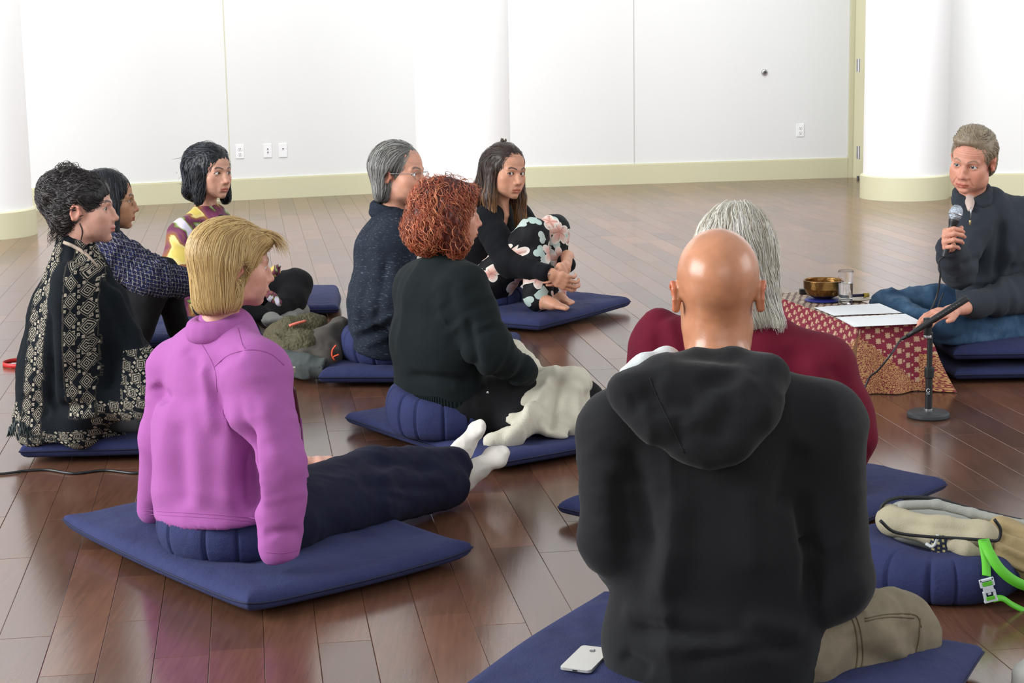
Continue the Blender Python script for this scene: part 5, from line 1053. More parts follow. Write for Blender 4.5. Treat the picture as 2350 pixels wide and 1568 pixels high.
# ---------------------------------------------------------------- woman hugging her knees in floral trousers
P = empty('person', FLOR_C, 'long-haired person in a black top and floral trousers hugging raised knees', 'person')
H = Head(A(1160, 392, 8.26), 143, pitch=6, roll=-5, scale=1.06, res=.0023, skin=srgb(206, 150, 122), body_yaw=118, neck=.84, gaze=nrm(CC - A(1160, 392, 8.26)), brow=srgb(48, 34, 30), iris=(.05, .03, .02), neckpitch=14, smile=-.3, jaw=.94)
che, pel = A(1110, 550, 8.38), A(1105, 672, 8.42); shr, elr, wrr = A(1118, 505, 8.22), A(1168, 605, 8.08), A(1262, 628, 7.93); shl, ell_, wll = A(1190, 500, 8.50), A(1262, 575, 8.42), A(1302, 608, 8.12); sk = srgb(206, 150, 122)
hb = Sdf(.0042, .01); add_hand(hb, wrr, nrm(A(1300, 648, 7.92) - wrr), V3(.1, .9, .3), -1, [(25, 40, 25), (28, 42, 25), (30, 45, 25), (34, 48, 25)], ((.06, .036, .022), (.085, .020, .030)), 1.0, arm=A(1235, 622, 7.97)); V1, F1 = hb.mesh()
hb = Sdf(.0042, .01); add_hand(hb, A(1300, 612, 8.04), nrm(A(1278, 655, 7.89) - A(1300, 612, 8.04)), V3(-.6, -.2, -.3), -1, [(25, 40, 30), (28, 42, 30), (30, 45, 30), (34, 48, 30)], ((.05, .036, .012), (.078, .034, .020)), 1.0, arm=A(1302, 590, 8.15)); V2, F2 = hb.mesh()
ft = Sdf(.0045, .015); add_foot(ft, A(1232, 705, 8.02), A(1310, 711, 7.90), V3(0, 0, 1), .95, True, A(1236, 680, 8.06)); V3_, F3 = ft.mesh(); ft = Sdf(.0045, .015); add_foot(ft, A(1262, 694, 8.22), A(1318, 700, 8.06), V3(0, 0, 1), .95, True, A(1265, 675, 8.24)); V4, F4 = ft.mesh()
body(P, H, [([pel, che, A(1140, 480, 8.34)], [.10, .09, .05]), ([shr, elr, wrr], [.04, .035, .025]), ([shl, ell_, wll], [.04, .035, .025])], [(v, f, skin_col(v, sk)) for v, f in ((V1, F1), (V2, F2), (V3_, F3), (V4, F4))])
cap = Sdf(.004, .03); cap.ell((0, -.018, .034), (.082, .102, .090)); cap.seg((0, -.06, .02), (0, -.085, -.20), (.088, .055), (.105, .035), (1, 0, 0)); cap.chain([(.074, .0, .0), (.080, .012, -.12), (.078, .055, -.26)], [.024, .026, .020]); cap.chain([(-.074, .0, .0), (-.080, .015, -.12), (-.076, .075, -.28)], [.024, .028, .020]); cap.ell((0, -.075, -.13), (.11, .045, .08), k=.03)
cap.ell((0, .094, -.036), (.066, .074, .093), k=.016, op='-')
flow = lambda p: np.c_[p[:, 0] * 1.0 * sstep(.0, .1, p[:, 2]), np.where(p[:, 2] > .04, -.8, .15), np.where(p[:, 2] > .07, -.25, -1.0)]
seeds = surf_seeds(cap, 1500, lambda p: ~((p[:, 1] > .07) & (p[:, 2] < .05) & (p[:, 2] > -.1)), 3); Pt = comb(cap, seeds, flow, 12, .018, (-.001, .004), curl=.002, curlf=.4, seed=7, wob=.12, stop=lambda p: p[:, 2] < -.30)
dk = srgb(56, 44, 42); lt = srgb(150, 104, 62); zz = Pt[:, 4, 2]; f = sstep(-.02, -.20, zz)[:, None]; col = shade(len(Pt), dk, .2) * (1 - f) + shade(len(Pt), lt, .2, seed=5) * f
hair_obj(H, P, cap, [(Pt, col, .0011)], dk, capcol=srgb(58, 42, 34), flow=flow)
V, F, _ = joinm([tube([H.pt(-.016 + .03 * t, -.045 + .006 * math.sin(t * 9), .128 + .006 * math.cos(t * 11)) for t in np.linspace(0, 1, 9)], [.004, .006, .007, .006, .007, .006, .007, .006, .003], 8)]); mesh('hair_clip', V, F, plain('clip_horn', srgb(70, 56, 40), .35), P)
M_BTOP = fabric('black_knit', srgb(17, 18, 24), srgb(13, 13, 17), 420, .0006, sheen=.15)
s = Sdf(.008, .04); sd = (.5, .87, 0)
s.seg(A(1100, 650, 8.42), A(1106, 560, 8.40), (.14, .115), (.15, .105), sd); s.seg(A(1106, 560, 8.40), A(1135, 505, 8.36), (.15, .105), (.13, .085), sd); s.cone(A(1143, 475, 8.34), A(1135, 515, 8.36), .055, .09); s.cone(A(1138, 485, 8.30), shr, .05, .068); s.cone(A(1150, 485, 8.4), shl, .05, .068); s.chain([shr, elr, wrr], [.068, .056, .036], k=.02); s.chain([shl, ell_, wll], [.066, .052, .038], k=.02); s.half(wrr, nrm(wrr - elr), .003)
cloth('top', s, M_BTOP, P, lambda V: drape(V, .004, 12, .4, 21) + bunch(V, shr, elr, .005, 3, .09, 3) + bunch(V, elr, wrr, .005, 4, .08, 4))
for i in range(4):
    V, F = lathe([(0, 0), (.004, .0), (.004, .002), (0, .003)], 8); mesh('cuff_button', mid(elr, wrr, .62 + .11 * i) + V3(.004, -.040 + .004 * i, -.002) + V @ rotx(math.pi / 2).T, F, M_STEEL, P)
M = Mat('floral_print', rough=.7, spec=.3); v = M.attr('pat').outputs['Vector']
def blob(sc, R, pet, sd_):
    w = M.node('ShaderNodeVectorMath', operation='ADD'); M.nt.links.new(v, w.inputs[0]); w.inputs[1].default_value = (sd_, sd_ * .7, 0)
    vo = M.voro(w.outputs[0], sc); vo.voronoi_dimensions = '2D'; sb = M.node('ShaderNodeVectorMath', operation='SUBTRACT'); M.nt.links.new(w.outputs[0], sb.inputs[0]); sc_ = M.node('ShaderNodeVectorMath', operation='SCALE'); M.nt.links.new(vo.outputs['Position'], sc_.inputs[0]); sc_.inputs['Scale'].default_value = 1.0; M.nt.links.new(sc_.outputs[0], sb.inputs[1])
    x, y, _ = M.xyz(sb.outputs[0]); r = (x * x + y * y).sqrt(); an = y.atan2(x); cx_, cy_, cz_ = M.xyz(vo.outputs['Color'])
    ed = ((an * (pet / 2.0) + cx_ * 6.0).sin().abs() * .45 + .55) * R * (cy_ * .5 + .6); return r, ed, an, cx_, cy_
r1, e1, an1, c1, _ = blob(8.5, .060, 5, 0.0); r2, e2, an2, c2, _ = blob(13.0, .044, 3, .37)
fl = (r1 < e1) * 1.0; lf = (r2 < e2) * (c2 > .45); pet = (r1 / e1); line = ((an1 * 5.0 + c1 * 6.0).sin() > .8) * (pet < .8)
fc = M.ramp((pet * .8 + M.noise(v, 40, 2) * .35).clamp(), [(0, srgb(140, 112, 72)), (.22, srgb(196, 138, 124)), (.55, srgb(224, 176, 162)), (.95, srgb(232, 224, 214))]); fc = M.mix(line * .5, fc, srgb(150, 98, 92))
M.color(M.mix(fl, M.mix(lf, srgb(15, 15, 18), M.mix(c2, srgb(150, 188, 176), srgb(206, 210, 204))), fc)); M.bump(M.noise(M.obj(), 300, 2), .0004); M_FLOR = M.m
s = Sdf(.0075, .028); hk, k1, a1 = A(1120, 660, 8.28), A(1222, 535, 8.06), A(1240, 688, 8.02); hj, k2, a2 = A(1130, 655, 8.45), A(1270, 528, 8.22), A(1272, 678, 8.20)
s.chain([hk, mid(hk, k1), k1], [.105, .088, .068]); s.cone(k1, a1, .068, .056); s.chain([hj, mid(hj, k2), k2], [.10, .085, .066]); s.cone(k2, a2, .066, .054); s.ell(A(1110, 675, 8.38), (.13, .14, .08)); s.half(V3(0, 0, .080), (0, 0, -1), .006); s.cone(mid(k1, a1, .75), mid(k1, a1, .95) + V3(-.03, 0, 0), .05, .045)
cloth('trousers', s, M_FLOR, P, lambda V: drape(V, .006, 12, .3, 6) + bunch(V, k1, a1, .004, 3, .1, 2), uv=lambda V, N_: np.c_[V[:, 0] + .5 * V[:, 1], V[:, 2] + .35 * V[:, 1], 0 * V[:, 0]])
# ---------------------------------------------------------------- man with the microphone
P = empty('person', V3(2.0, 6.9, .14), 'grey-haired person in a charcoal zip sweater and jeans speaking into a microphone', 'person')
H = Head(A(2232, 368, 6.78), 214, pitch=12, roll=-8, scale=1.0, res=.0023, skin=srgb(214, 152, 128), body_yaw=202, neck=1.0, gaze=nrm(V3(-.65, -.75, -.02)), brow=srgb(132, 104, 86), iris=(.045, .05, .05), neckpitch=12, age=1.0, jaw=1.06, nose=1.08, browt=.0038, lid=.7)
sk = srgb(214, 152, 128); che, pel = A(2290, 560, 6.95), A(2300, 730, 7.02); shr, elr, wrr = A(2232, 505, 6.82), A(2196, 622, 6.68), A(2180, 566, 6.54); shl, ell_, wll = A(2362, 500, 7.02), A(2362, 672, 6.84), A(2225, 702, 6.58)
mic0, mic1 = A(2172, 572, 6.50), A(2194, 488, 6.52); max_ = nrm(mic1 - mic0)
hb = Sdf(.0032, .01); hw = A(2186, 566, 6.575); add_hand(hb, hw, nrm(A(2158, 540, 6.47) - hw), nrm(V3(.88, -.42, .05)), 1, [(62, 70, 40), (64, 72, 40), (66, 74, 40), (68, 74, 40)], ((.046, .040, .030), (.064, .046, .050)), 1.05, .02, arm=A(2190, 596, 6.60)); V1, F1 = hb.mesh()
hb = Sdf(.0035, .01); add_hand(hb, A(2190, 712, 6.50), nrm(A(2120, 728, 6.42) - A(2190, 712, 6.50)), V3(.1, .2, -1), 1, [(12, 20, 15)] * 4, ((.06, .05, .01), (.085, .055, .012)), 1.05, arm=wll); V2, F2 = hb.mesh()
body(P, H, [([pel, che, A(2262, 480, 6.85)], [.10, .09, .05]), ([shr, elr, wrr], [.045, .038, .026]), ([shl, ell_, wll], [.045, .04, .028])], [(V1, F1, skin_col(V1, sk)), (V2, F2, skin_col(V2, sk))])
cap = Sdf(.004, .025); cap.ell((0, -.022, .036), (.082, .102, .088)); cap.ell((0, -.06, -.02), (.076, .052, .058)); cap.ell((0, -.085, -.055), (.062, .034, .03)); cap.ell((.01, .045, .090), (.058, .040, .022), k=.03)
cap.ell((0, .108, -.004), (.074, .072, .090), k=.014, op='-'); cap.ell((.0, .02, .122), (.05, .05, .022), k=.03); cap.ell((0, .06, -.075), (.11, .085, .068), k=.014, op='-')
for x in (-1, 1): cap.ell((x * .088, .004, -.018), (.026, .026, .036), k=.01, op='-')
flow = lambda p: np.c_[p[:, 0] * 1.6 + .3, np.where(p[:, 2] > .05, -1.0, -.5), np.where(p[:, 2] > .08, -.1, -.7)]
seeds = surf_seeds(cap, 2000, lambda p: ~((p[:, 1] > .085) & (p[:, 2] < .05)), 3); Pt = comb(cap, seeds, flow, 9, .011, (-.001, .004), curl=.002, curlf=.4, seed=7, wob=.25)
gy = srgb(172, 158, 134); hair_obj(H, P, cap, [(Pt, shade(len(Pt), gy, .10, srgb(136, 120, 98), .4), .0009)], gy, capcol=srgb(138, 122, 100), flow=flow)
M_CHAR = fabric('charcoal_knit', srgb(56, 62, 70), srgb(46, 51, 58), 420, .0008, sheen=.2, mott=.3)
s = Sdf(.008, .045); sd = (.72, .69, 0)
s.seg(A(2300, 740, 7.02), A(2292, 640, 6.98), (.19, .14), (.19, .130), sd); s.seg(A(2292, 640, 6.98), A(2288, 540, 6.94), (.19, .130), (.185, .115), sd); s.cone(A(2268, 470, 6.88), A(2282, 540, 6.93), .065, .12); s.cone(A(2262, 485, 6.85), shr, .058, .075); s.cone(A(2285, 480, 6.92), shl, .058, .08)
s.chain([shr, elr], [.075, .060], k=.025); s.cone(elr, wrr, .058, .044, k=.02); s.chain([shl, ell_, wll], [.078, .066, .045], k=.025); s.half(wrr, nrm(wrr - elr), .003)
def d(V):
    r = drape(V, .008, 8, .35, 21) + bunch(V, shl, ell_, .007, 3, .1, 3) + bunch(V, ell_, wll, .007, 4, .09, 4) + bunch(V, elr, wrr, .006, 3, .08, 5)
    for x0, y0, x1, y1, a, w in [(2300, 500, 2285, 650, -.016, .016), (2320, 560, 2290, 680, .010, .016), (2250, 590, 2200, 610, -.008, .014), (2270, 660, 2330, 600, -.010, .014), (2240, 540, 2230, 640, .006, .02), (2210, 640, 2280, 650, .008, .014)]: r += crease(V, A(x0, y0, 6.74), A(x1, y1, 6.76), a * 1.3, w)
    return r
cloth('sweater', s, M_CHAR, P, d)
cpts = H.place(np.array([[.062 * math.cos(a), -.030 + .066 * math.sin(a), -.165 - .020 * math.sin(a)] for a in np.linspace(math.pi * .60, math.pi * 2.40, 15)])); s = Sdf(.006, .02); s.chain(list(cpts), [.014] * 15); s.chain(list(cpts + V3(0, 0, .030)), [.009] * 15); cloth('collar', s, M_CHAR, P)
zp = [A(2228, 476, 6.70), A(2228, 492, 6.70), A(2227, 512, 6.715)]; V, F = tube(zp, .0022, 6); mesh('zip', V, F, M_STEEL, P); V, F = boxm(A(2226, 510, 6.70) - V3(.004, .003, .012), A(2226, 510, 6.70) + V3(.004, .003, .008), .002); mesh('zip_pull', V, F, plain('brass', (.55, .42, .22), .3, metal=1), P)
s = Sdf(.006, .015); s.cone(A(2226, 458, 6.79), A(2226, 480, 6.735), .022, .011); cloth('undershirt', s, fabric('pale_pink_cotton', srgb(220, 196, 186)), P)
M = Mat('blue_denim', rough=.85, spec=.2); o = M.obj(); a = M.noise(o, 9, 4); b = M.noise(o, 420, 2); M.color(M.ramp((a * .8 + b * .25), [(.35, srgb(34, 54, 78)), (.55, srgb(56, 84, 112)), (.75, srgb(96, 124, 150))])); M.bump(b, .0006); M_DENIM = M.m
s = Sdf(.008, .035); kr, kl = A(2035, 702, 7.12), A(2172, 756, 6.68); s.chain([A(2270, 725, 7.10), A(2150, 705, 7.15), kr], [.10, .085, .062]); s.chain([kr, A(2120, 735, 6.88)], [.058, .05]); s.chain([A(2330, 745, 6.95), A(2260, 745, 6.80), kl], [.11, .095, .075]); s.chain([kl, A(2240, 782, 6.72), A(2330, 790, 6.80)], [.068, .055, .05]); s.ell(pel, (.18, .17, .09)); s.half(V3(0, 0, .142), (0, 0, -1), .01)
def d(V):
    r = drape(V, .004, 14, 1, 6) + bunch(V, A(2270, 725, 7.10), kr, .006, 6, .11, 3, .8) + bunch(V, A(2330, 745, 6.95), kl, .005, 5, .13, 4)
    for x0, y0, x1, y1, a, w in [(2150, 790, 2230, 765, -.008, .012), (2190, 740, 2330, 760, .006, .016), (2080, 690, 2160, 720, -.008, .014)]: r += crease(V, A(x0, y0, 6.62), A(x1, y1, 6.66), a, w)
    return r
cloth('jeans', s, M_DENIM, P, d)
# ---- microphone in his hand
e = empty('microphone', mic0, 'black handheld microphone with a silver grille in the hand of the man', 'microphone')
u = nrm(np.cross(max_, [0, 1, 0])); w = np.cross(max_, u); Rm = np.stack([u, w, max_], 1); L = np.linalg.norm(mic1 - mic0); MB = plain('mic_black', srgb(26, 26, 28), .45)
V, F = lathe([(0, -.03), (.0105, -.03), (.0115, 0), (.0145, L * .62), (.019, L * .74), (.020, L * .80), (0, L * .80)], 24); mesh('handle', mic0 + V @ Rm.T, F[:, ::-1] if False else F, MB, e)
MG = Mat('mic_grille', rough=.35, col=(.42, .46, .52), metal=.9); q = MG.voro(MG.obj(), 420); MG.bump(X_(MG.nt, q.outputs['Distance']), .0012); MG = MG.m
V, F = lathe([(.019, L * .80), (.0235, L * .86), (.026, L * .96), (.0255, L * 1.02), (.021, L * 1.12), (.012, L * 1.19), (0, L * 1.21)], 28); gr = mesh('grille', mic0 + V @ Rm.T, F, MG, e)
V, F = lathe([(.0262, L * .93), (.0272, L * .95), (.0262, L * .97)], 28); mesh('band', mic0 + V @ Rm.T, F, M_STEEL, gr)
cb = spline([mic0 - max_ * .03, A(2155, 600, 6.50), A(2158, 630, 6.50), A(2150, 680, 6.52), A(2130, 722, 6.50), A(2108, 742, 6.48)], 40); V, F = tube(cb, .0035, 8); mesh('cable', V, F, MB, e)
cb = spline([A(2165, 674, 6.62), A(2158, 690, 6.58), A(2150, 712, 6.52), A(2140, 724, 6.50)], 16); V, F = tube(cb, .003, 8); mesh('cable', V, F, MB, e)
# ================================================================ low table and the things on it
TH = .25; tu = nrm(V3(.23, -.973, 0)); tw = V3(-tu[1], tu[0], 0); TL, TWD = .88, .27; T0 = FL(1969, 752, TH) - tu * TL / 2 + tw * TWD / 2; T0[2] = 0
TP = lambda a, b, z: T0 + tu * a + tw * b + V3(0, 0, z)           # a towards the camera, b to the right
def tbox(lo, hi, bev=0):
    V, F = boxm(lo, hi, bev); return np.array([TP(*v) for v in V]), F[:, ::-1] if False else F
e = empty('low_table', T0, 'low narrow wooden table hidden under the red brocade cloth', 'table'); MW = plain('table_wood', srgb(96, 62, 40), .5)
V, F = tbox((-TL / 2 + .01, -TWD / 2 + .01, TH - .03), (TL / 2 - .01, TWD / 2 - .01, TH - .004), .003); mesh('table_top', V, F, MW, e, smooth=False)
for a in (-1, 1):
    for b in (-1, 1): V, F = tbox((a * (TL / 2 - .05) - .015, b * (TWD / 2 - .04) - .015, 0), (a * (TL / 2 - .05) + .015, b * (TWD / 2 - .04) + .015, TH - .03)); mesh('leg', V, F, MW, e, smooth=False)
M = Mat('red_brocade', rough=.65, spec=.3, sheen=.02); x, y, _ = M.xyz(M.attr('pat').outputs['Vector']); gold = X_(M.nt, M.attr('gold').outputs['Fac']); topm = X_(M.nt, M.attr('top').outputs['Fac'])
def motif(px, py, per, size):
    a = px * (1 / per); b = py * (1 / per) + a.floor() * .5; u = (a.fract() - .5).abs(); v = (b.fract() - .5).abs(); return ((u.max(v) < size * .62) + (u + v < size) + ((u - v).abs() < size * .3) * (u.max(v) < size * .85)).clamp()
m1 = motif(x, y, .038, .30); m2 = motif(x + .019, y, .038, .13); mt = motif(x, y, .030, .42); wv = M.noise(M.obj(), 500, 2)
red = M.mix((wv * .6).clamp(), srgb(120, 26, 48), srgb(142, 40, 62)); face = M.mix(m1.max(m2) * (wv > .38), red, srgb(196, 164, 132)); tp = M.mix(mt * (wv > .36), srgb(70, 20, 30), srgb(206, 186, 160))
vo = M.voro(M.attr('pat').outputs['Vector'], 110); dd = X_(M.nt, vo.outputs['Distance']); nz = M.noise(M.attr('pat').outputs['Vector'], 160, 3); gp = (((dd * 14.0 + nz * 3.0).sin() * .5 + .5) > .34) * 1.0
gb = M.mix(gp, srgb(128, 44, 52), srgb(188, 142, 92)); M.color(M.mix(topm, M.mix((gold > .5) * 1.0, face, gb), tp)); M.bump(m1 + gp * gold + wv * .4, .0008); M_BROC = M.m
def tablecloth():
    per = []; n1, n2 = 60, 26; hl, hw = TL / 2, TWD / 2
    for i in range(n1): per.append((hl - TL * i / n1, -hw, 0, -1, 'l', i / n1))
    for i in range(n2): per.append((-hl, -hw + TWD * i / n2, -1, 0, 'b', i / n2))
    for i in range(n1): per.append((-hl + TL * i / n1, hw, 0, 1, 'r', i / n1))
    for i in range(n2 * 2): per.append((hl, hw - TWD * i / (n2 * 2), 1, 0, 'f', i / (n2 * 2)))
    n = len(per); rows = 22; V, U, G, T = [], [], [], []; s_ = 0; arc = []
    for i, p in enumerate(per):
        q = per[i - 1]; s_ += math.hypot(p[0] - q[0], p[1] - q[1]) if i else 0; arc.append(s_)
    for k in range(rows):
        t = k / (rows - 1)
        for i, (a, b, na, nb, sd, f) in enumerate(per):
            ca = min(abs(hl - abs(a)), .05) / .05; cb = min(abs(hw - abs(b)), .05) / .05; corner = max(0, 1 - (ca if sd in 'lr' else 1)) if sd in 'lr' else max(0, 1 - cb)
            drop = TH + .003; z = drop * (1 - t * (.985 if sd == 'f' or corner > 0 else .90)); fl_ = .012 + .035 * t + .018 * t * math.sin(arc[i] * 38 + 1) + .05 * t * t * corner ** 2
            ra = .006 * (1 - math.cos(min(1, t * 8) * math.pi / 2)); oa = na * fl_ * min(1, t * 3) ; ob = nb * fl_ * min(1, t * 3)
            if corner > 0 and sd in 'lr': oa += math.copysign(fl_ * corner * min(1, t * 3) * .8, a)
            if corner > 0 and sd in 'fb': ob += math.copysign(fl_ * corner * min(1, t * 3) * .8, b)
            V.append(TP(a + oa, b + ob, max(z, .004))); U.append((arc[i], -t * .25)); T.append(0)
            g = 0
            if sd == 'f': sx = 1 - f; g = float(t > .10 + .95 * sx or (sx > .86 and t > .45))
            if sd == 'l' and f < .08: g = float(t > .18 + 2 * f)
            if sd == 'r' and f > .7: g = float(t > .45)
            G.append(g)
    V = np.array(V); F = [[k * n + i, k * n + (i + 1) % n, (k + 1) * n + (i + 1) % n, (k + 1) * n + i] for k in range(rows - 1) for i in range(n)]
    base = len(V); na_, nb_ = 50, 18; Tv, Tu = [], []
    for i in range(na_ + 1):
        for j in range(nb_ + 1): a = -hl + TL * i / na_; b = -hw + TWD * j / nb_; Tv.append(TP(a, b, TH + .0035)); Tu.append((a, b))
    for i in range(na_):
        for j in range(nb_): q = base + i * (nb_ + 1) + j; F.append([q, q + nb_ + 1, q + nb_ + 2, q + 1])
    V = np.vstack([V, Tv]); U = U + Tu; G = G + [0] * len(Tv); T = T + [1] * len(Tv)
    return V, np.array(F), {'pat': np.array(U), 'gold': np.array(G, float), 'top': np.array(T, float)}
V, F, At = tablecloth(); tc = tag(mesh('tablecloth', V, F, M_BROC, None, attrs=At), 'red and gold brocade cloth draped over the low table', 'tablecloth')
ZT = TH + .0045
# singing bowl on its cushion
bc = FL(1889, 684, ZT + .012); e = empty('singing_bowl', bc, 'brass singing bowl on the brocade-covered low table', 'bowl')
MBR = Mat('hammered_brass', rough=.30, col=srgb(150, 112, 62), metal=1); MBR.bump(MBR.noise(MBR.obj(), 55, 3), .002); MBR.color(MBR.mix(MBR.noise(MBR.obj(), 30, 3), srgb(172, 132, 76), srgb(112, 76, 44))); MBR = MBR.m
r, hh = .081, .074; V, F = lathe([(0, 0), (r * .45, .001), (r * .78, hh * .18), (r * .97, hh * .55), (r, hh), (r * .96, hh * 1.01), (r * .93, hh * .95), (r * .90, hh * .5), (r * .70, hh * .2), (r * .4, hh * .1), (0, hh * .09)], 48, bc); mesh('bowl_body', V, F, MBR, e)
V, F = lathe([(0, -.012), (.066, -.012), (.076, -.007), (.066, -.0015), (.048, -.001), (0, -.001)], 32, bc); e2 = tag(mesh('bowl_cushion', V, F, plain('royal_blue_silk', srgb(30, 38, 120), .5)), 'flat round blue cushion under the singing bowl', 'cushion')
V, F = boxm(FL(1848, 676, ZT) + V3(-.022, 0, .0), FL(1848, 676, ZT) + V3(.022, .03, .022), .003); tag(mesh('striker_box', V, F, plain('black_lacquer', srgb(28, 24, 24), .4), None, smooth=False), 'small black block behind the singing bowl', 'box')
# plate with striker
pc = FL(1968, 690, ZT); V, F = lathe([(0, .001), (.030, .001), (.052, .006), (.055, .010), (.050, .009), (.030, .004), (0, .004)], 36, pc); tag(mesh('saucer', V, F, plain('cream_ceramic', srgb(214, 204, 184), .35)), 'cream saucer behind the water glass', 'saucer')
e = empty('striker', pc + V3(0, 0, .012), 'wooden bowl striker with a yellow tip lying on the saucer', 'mallet'); V, F = tube([pc + V3(-.055, .01, .017), pc + V3(.03, .03, .017)], .0065, 10); mesh('stick', V, F, plain('dark_stick', srgb(30, 30, 60), .5), e); V, F = tube([pc + V3(.03, .03, .017), pc + V3(.052, .035, .017)], [.009, .008], 10); mesh('tip', V, F, plain('yellow_felt', srgb(190, 160, 70), .9), e)
# glass of water
gc = FL(1940, 697, ZT); e = empty('water_glass', gc, 'tall clear glass half full of water beside the singing bowl', 'glass')
MGL = Mat('clear_glass', rough=.01, col=(1, 1, 1)); MGL.b.inputs['Transmission Weight'].default_value = 1; MGL.b.inputs['IOR'].default_value = 1.45; MGL = MGL.m
MWA = Mat('water', rough=.0, col=(.97, .99, 1)); MWA.b.inputs['Transmission Weight'].default_value = 1; MWA.b.inputs['IOR'].default_value = 1.33; MWA = MWA.m
gr, gh = .0305, .134
def gl(pr):
    a_ = np.arange(40) * 2 * np.pi / 40; V = np.concatenate([np.c_[r * np.cos(a_), r * np.sin(a_), np.full(40, z)] for r, z in pr]) + gc; i, j = np.meshgrid(np.arange(len(pr) - 1), np.arange(40), indexing='ij'); i = i.ravel(); j = j.ravel(); return V, np.c_[i * 40 + j, i * 40 + (j + 1) % 40, (i + 1) * 40 + (j + 1) % 40, (i + 1) * 40 + j]
V, F = gl([(0, 0), (gr * .70, 0), (gr * .86, .0003), (gr * .89, .0015), (gr * .895, .006), (gr * .91, .02), (gr * .95, gh * .5), (gr * .99, gh - .01), (gr, gh - .002), (gr * .99, gh - .0004), (gr * .975, gh), (gr * .955, gh - .0004), (gr * .945, gh - .002), (gr * .94, gh - .01), (gr * .90, gh * .5), (gr * .86, .024), (gr * .84, .017), (gr * .80, .0135), (gr * .5, .0125), (0, .0122)]); mesh('tumbler', V, F, MGL, e)
V, F = gl([(0, .0119), (gr * .5, .0122), (gr * .80, .0131), (gr * .850, .017), (gr * .870, .024), (gr * .905, gh * .5), (gr * .915, gh * .60), (gr * .916, gh * .618), (gr * .905, gh * .6205), (gr * .6, gh * .6205), (0, gh * .6205)]); mesh('water', V, F, MWA, e)
# papers
MP = Mat('printed_paper', rough=.8, col=(.86, .87, .88)); x, y, _ = MP.xyz(MP.attr('pat').outputs['Vector']); n = MP.noise(MP.mapped(MP.attr('pat').outputs['Vector'], (260, 40, 1)), 1, 2); tx = ((y * 34.0).fract() < .42) * (n > .47) * ((x - .5).abs() < .40) * ((y - .5).abs() < .42); MP.color(MP.mix(tx * .35, (.86, .87, .88), (.45, .46, .48))); MP = MP.m
for i, (q, lab) in enumerate([([(1868, 706), (2018, 696), (2070, 718), (1914, 725)], 'printed white sheet on the low table, farther from the camera'), ([(1919, 729), (2078, 720), (2122, 742), (1960, 751)], 'printed white sheet on the low table, nearer the camera')]):
    c4 = [FL(px, py, ZT + .002 + .001 * i) for px, py in q]; m = 8; V = []; U = []
    for k in range(2):
        for a in range(m + 1):
            for b in range(m + 1): s_, t = a / m, b / m; V.append(mid(mid(c4[0], c4[1], s_), mid(c4[3], c4[2], s_), t) + V3(0, 0, .0015 * math.sin(s_ * 5 + i) * (1 - k) - .0004 * k)); U.append((s_, t))
    F = [[a * (m + 1) + b, a * (m + 1) + b + 1, (a + 1) * (m + 1) + b + 1, (a + 1) * (m + 1) + b][::-1] for a in range(m) for b in range(m)]; F = F + [[x_ + (m + 1) ** 2 for x_ in f[::-1]] for f in F]
    tag(mesh('paper_sheet', np.array(V), np.array(F), MP, None, attrs={'pat': np.array(U)}), lab, 'paper', 'printed sheets on the low table')
# ================================================================ microphone stand
bs = FL(2130, 958); e = empty('microphone_stand', bs, 'black desk microphone stand with a round base on the floor', 'mic stand'); MB2 = plain('stand_black', srgb(30, 30, 32), .45)
V, F = lathe([(0, 0), (.070, 0), (.074, .006), (.073, .016), (.066, .022), (.02, .025), (0, .025)], 48, bs); mesh('stand_base', V, F, plain('stand_base_grey', srgb(52, 54, 56), .5), e)
V, F = lathe([(.0125, .024), (.0125, .14), (.0165, .142), (.017, .168), (.0165, .178), (.0095, .180), (.0095, .30), (.0, .30)], 24, bs); mesh('pole', V, F, MB2, e)
V, F = lathe([(.0145, .025), (.0145, .031), (.0125, .031)], 24, bs); mesh('washer', V, F, M_STEEL, e)
j = A(2130, 738, bs[1]); V, F = lathe([(0, -.055), (.013, -.055), (.0135, -.02), (.016, -.012), (.016, .012), (0, .014)], 20, j); mesh('swivel', V, F, MB2, e)
V, F = lathe([(.0135, -.058), (.0145, -.056), (.0145, -.050), (.0135, -.048)], 20, j); mesh('swivel_ring', V, F, M_STEEL, e)
lg = A(2130, 897, bs[1] - .0135); LW = plain('white_print', srgb(220, 224, 226), .6)
V, F = tube([lg + V3(.0055 * math.cos(a), -.0004 - .0 * abs(math.cos(a)), .0065 * math.sin(a)) for a in np.linspace(.6, 2 * math.pi - .2, 15)], .0012, 5); lo = mesh('logo', V, F, LW, e); V, F = boxm(lg + V3(-.006, -.0008, -.012), lg + V3(.006, .0006, -.0105)); mesh('logo_line', V, F, LW, lo, smooth=False)
# stick microphone clipped in the stand
s0, s1 = A(2082, 772, bs[1] - .03), A(2221, 684, bs[1] - .035); dx = nrm(s1 - s0); e = empty('stick_microphone', s0, 'slim black stick microphone clipped in the desk stand', 'microphone')
pts = [s0 - dx * .0, s0 + dx * .03, s0 + dx * .045, s0 + dx * .10, s0 + dx * .105, s1 - dx * .003, s1]; V, F = tube(pts, [.0075, .0085, .0105, .0105, .012, .012, .009], 16); mb_ = mesh('barrel', V, F, MB2, e)
for k in range(9):
    q = s0 + dx * (.12 + .0105 * k); V, F = tube([q + V3(.0, -.0112, .004) - dx * .003, q + V3(0, -.0112, .004) + dx * .003], .0022, 6); mesh('slot', V, F, plain('slot_grey', srgb(84, 86, 88), .6) if k == 0 else bpy.data.materials['slot_grey'], mb_)
V, F = tube([j + V3(0, -.01, .0), s0 + dx * .085 + V3(0, .004, 0)], [.013, .016], 14); mesh('clip', V, F, MB2, e)
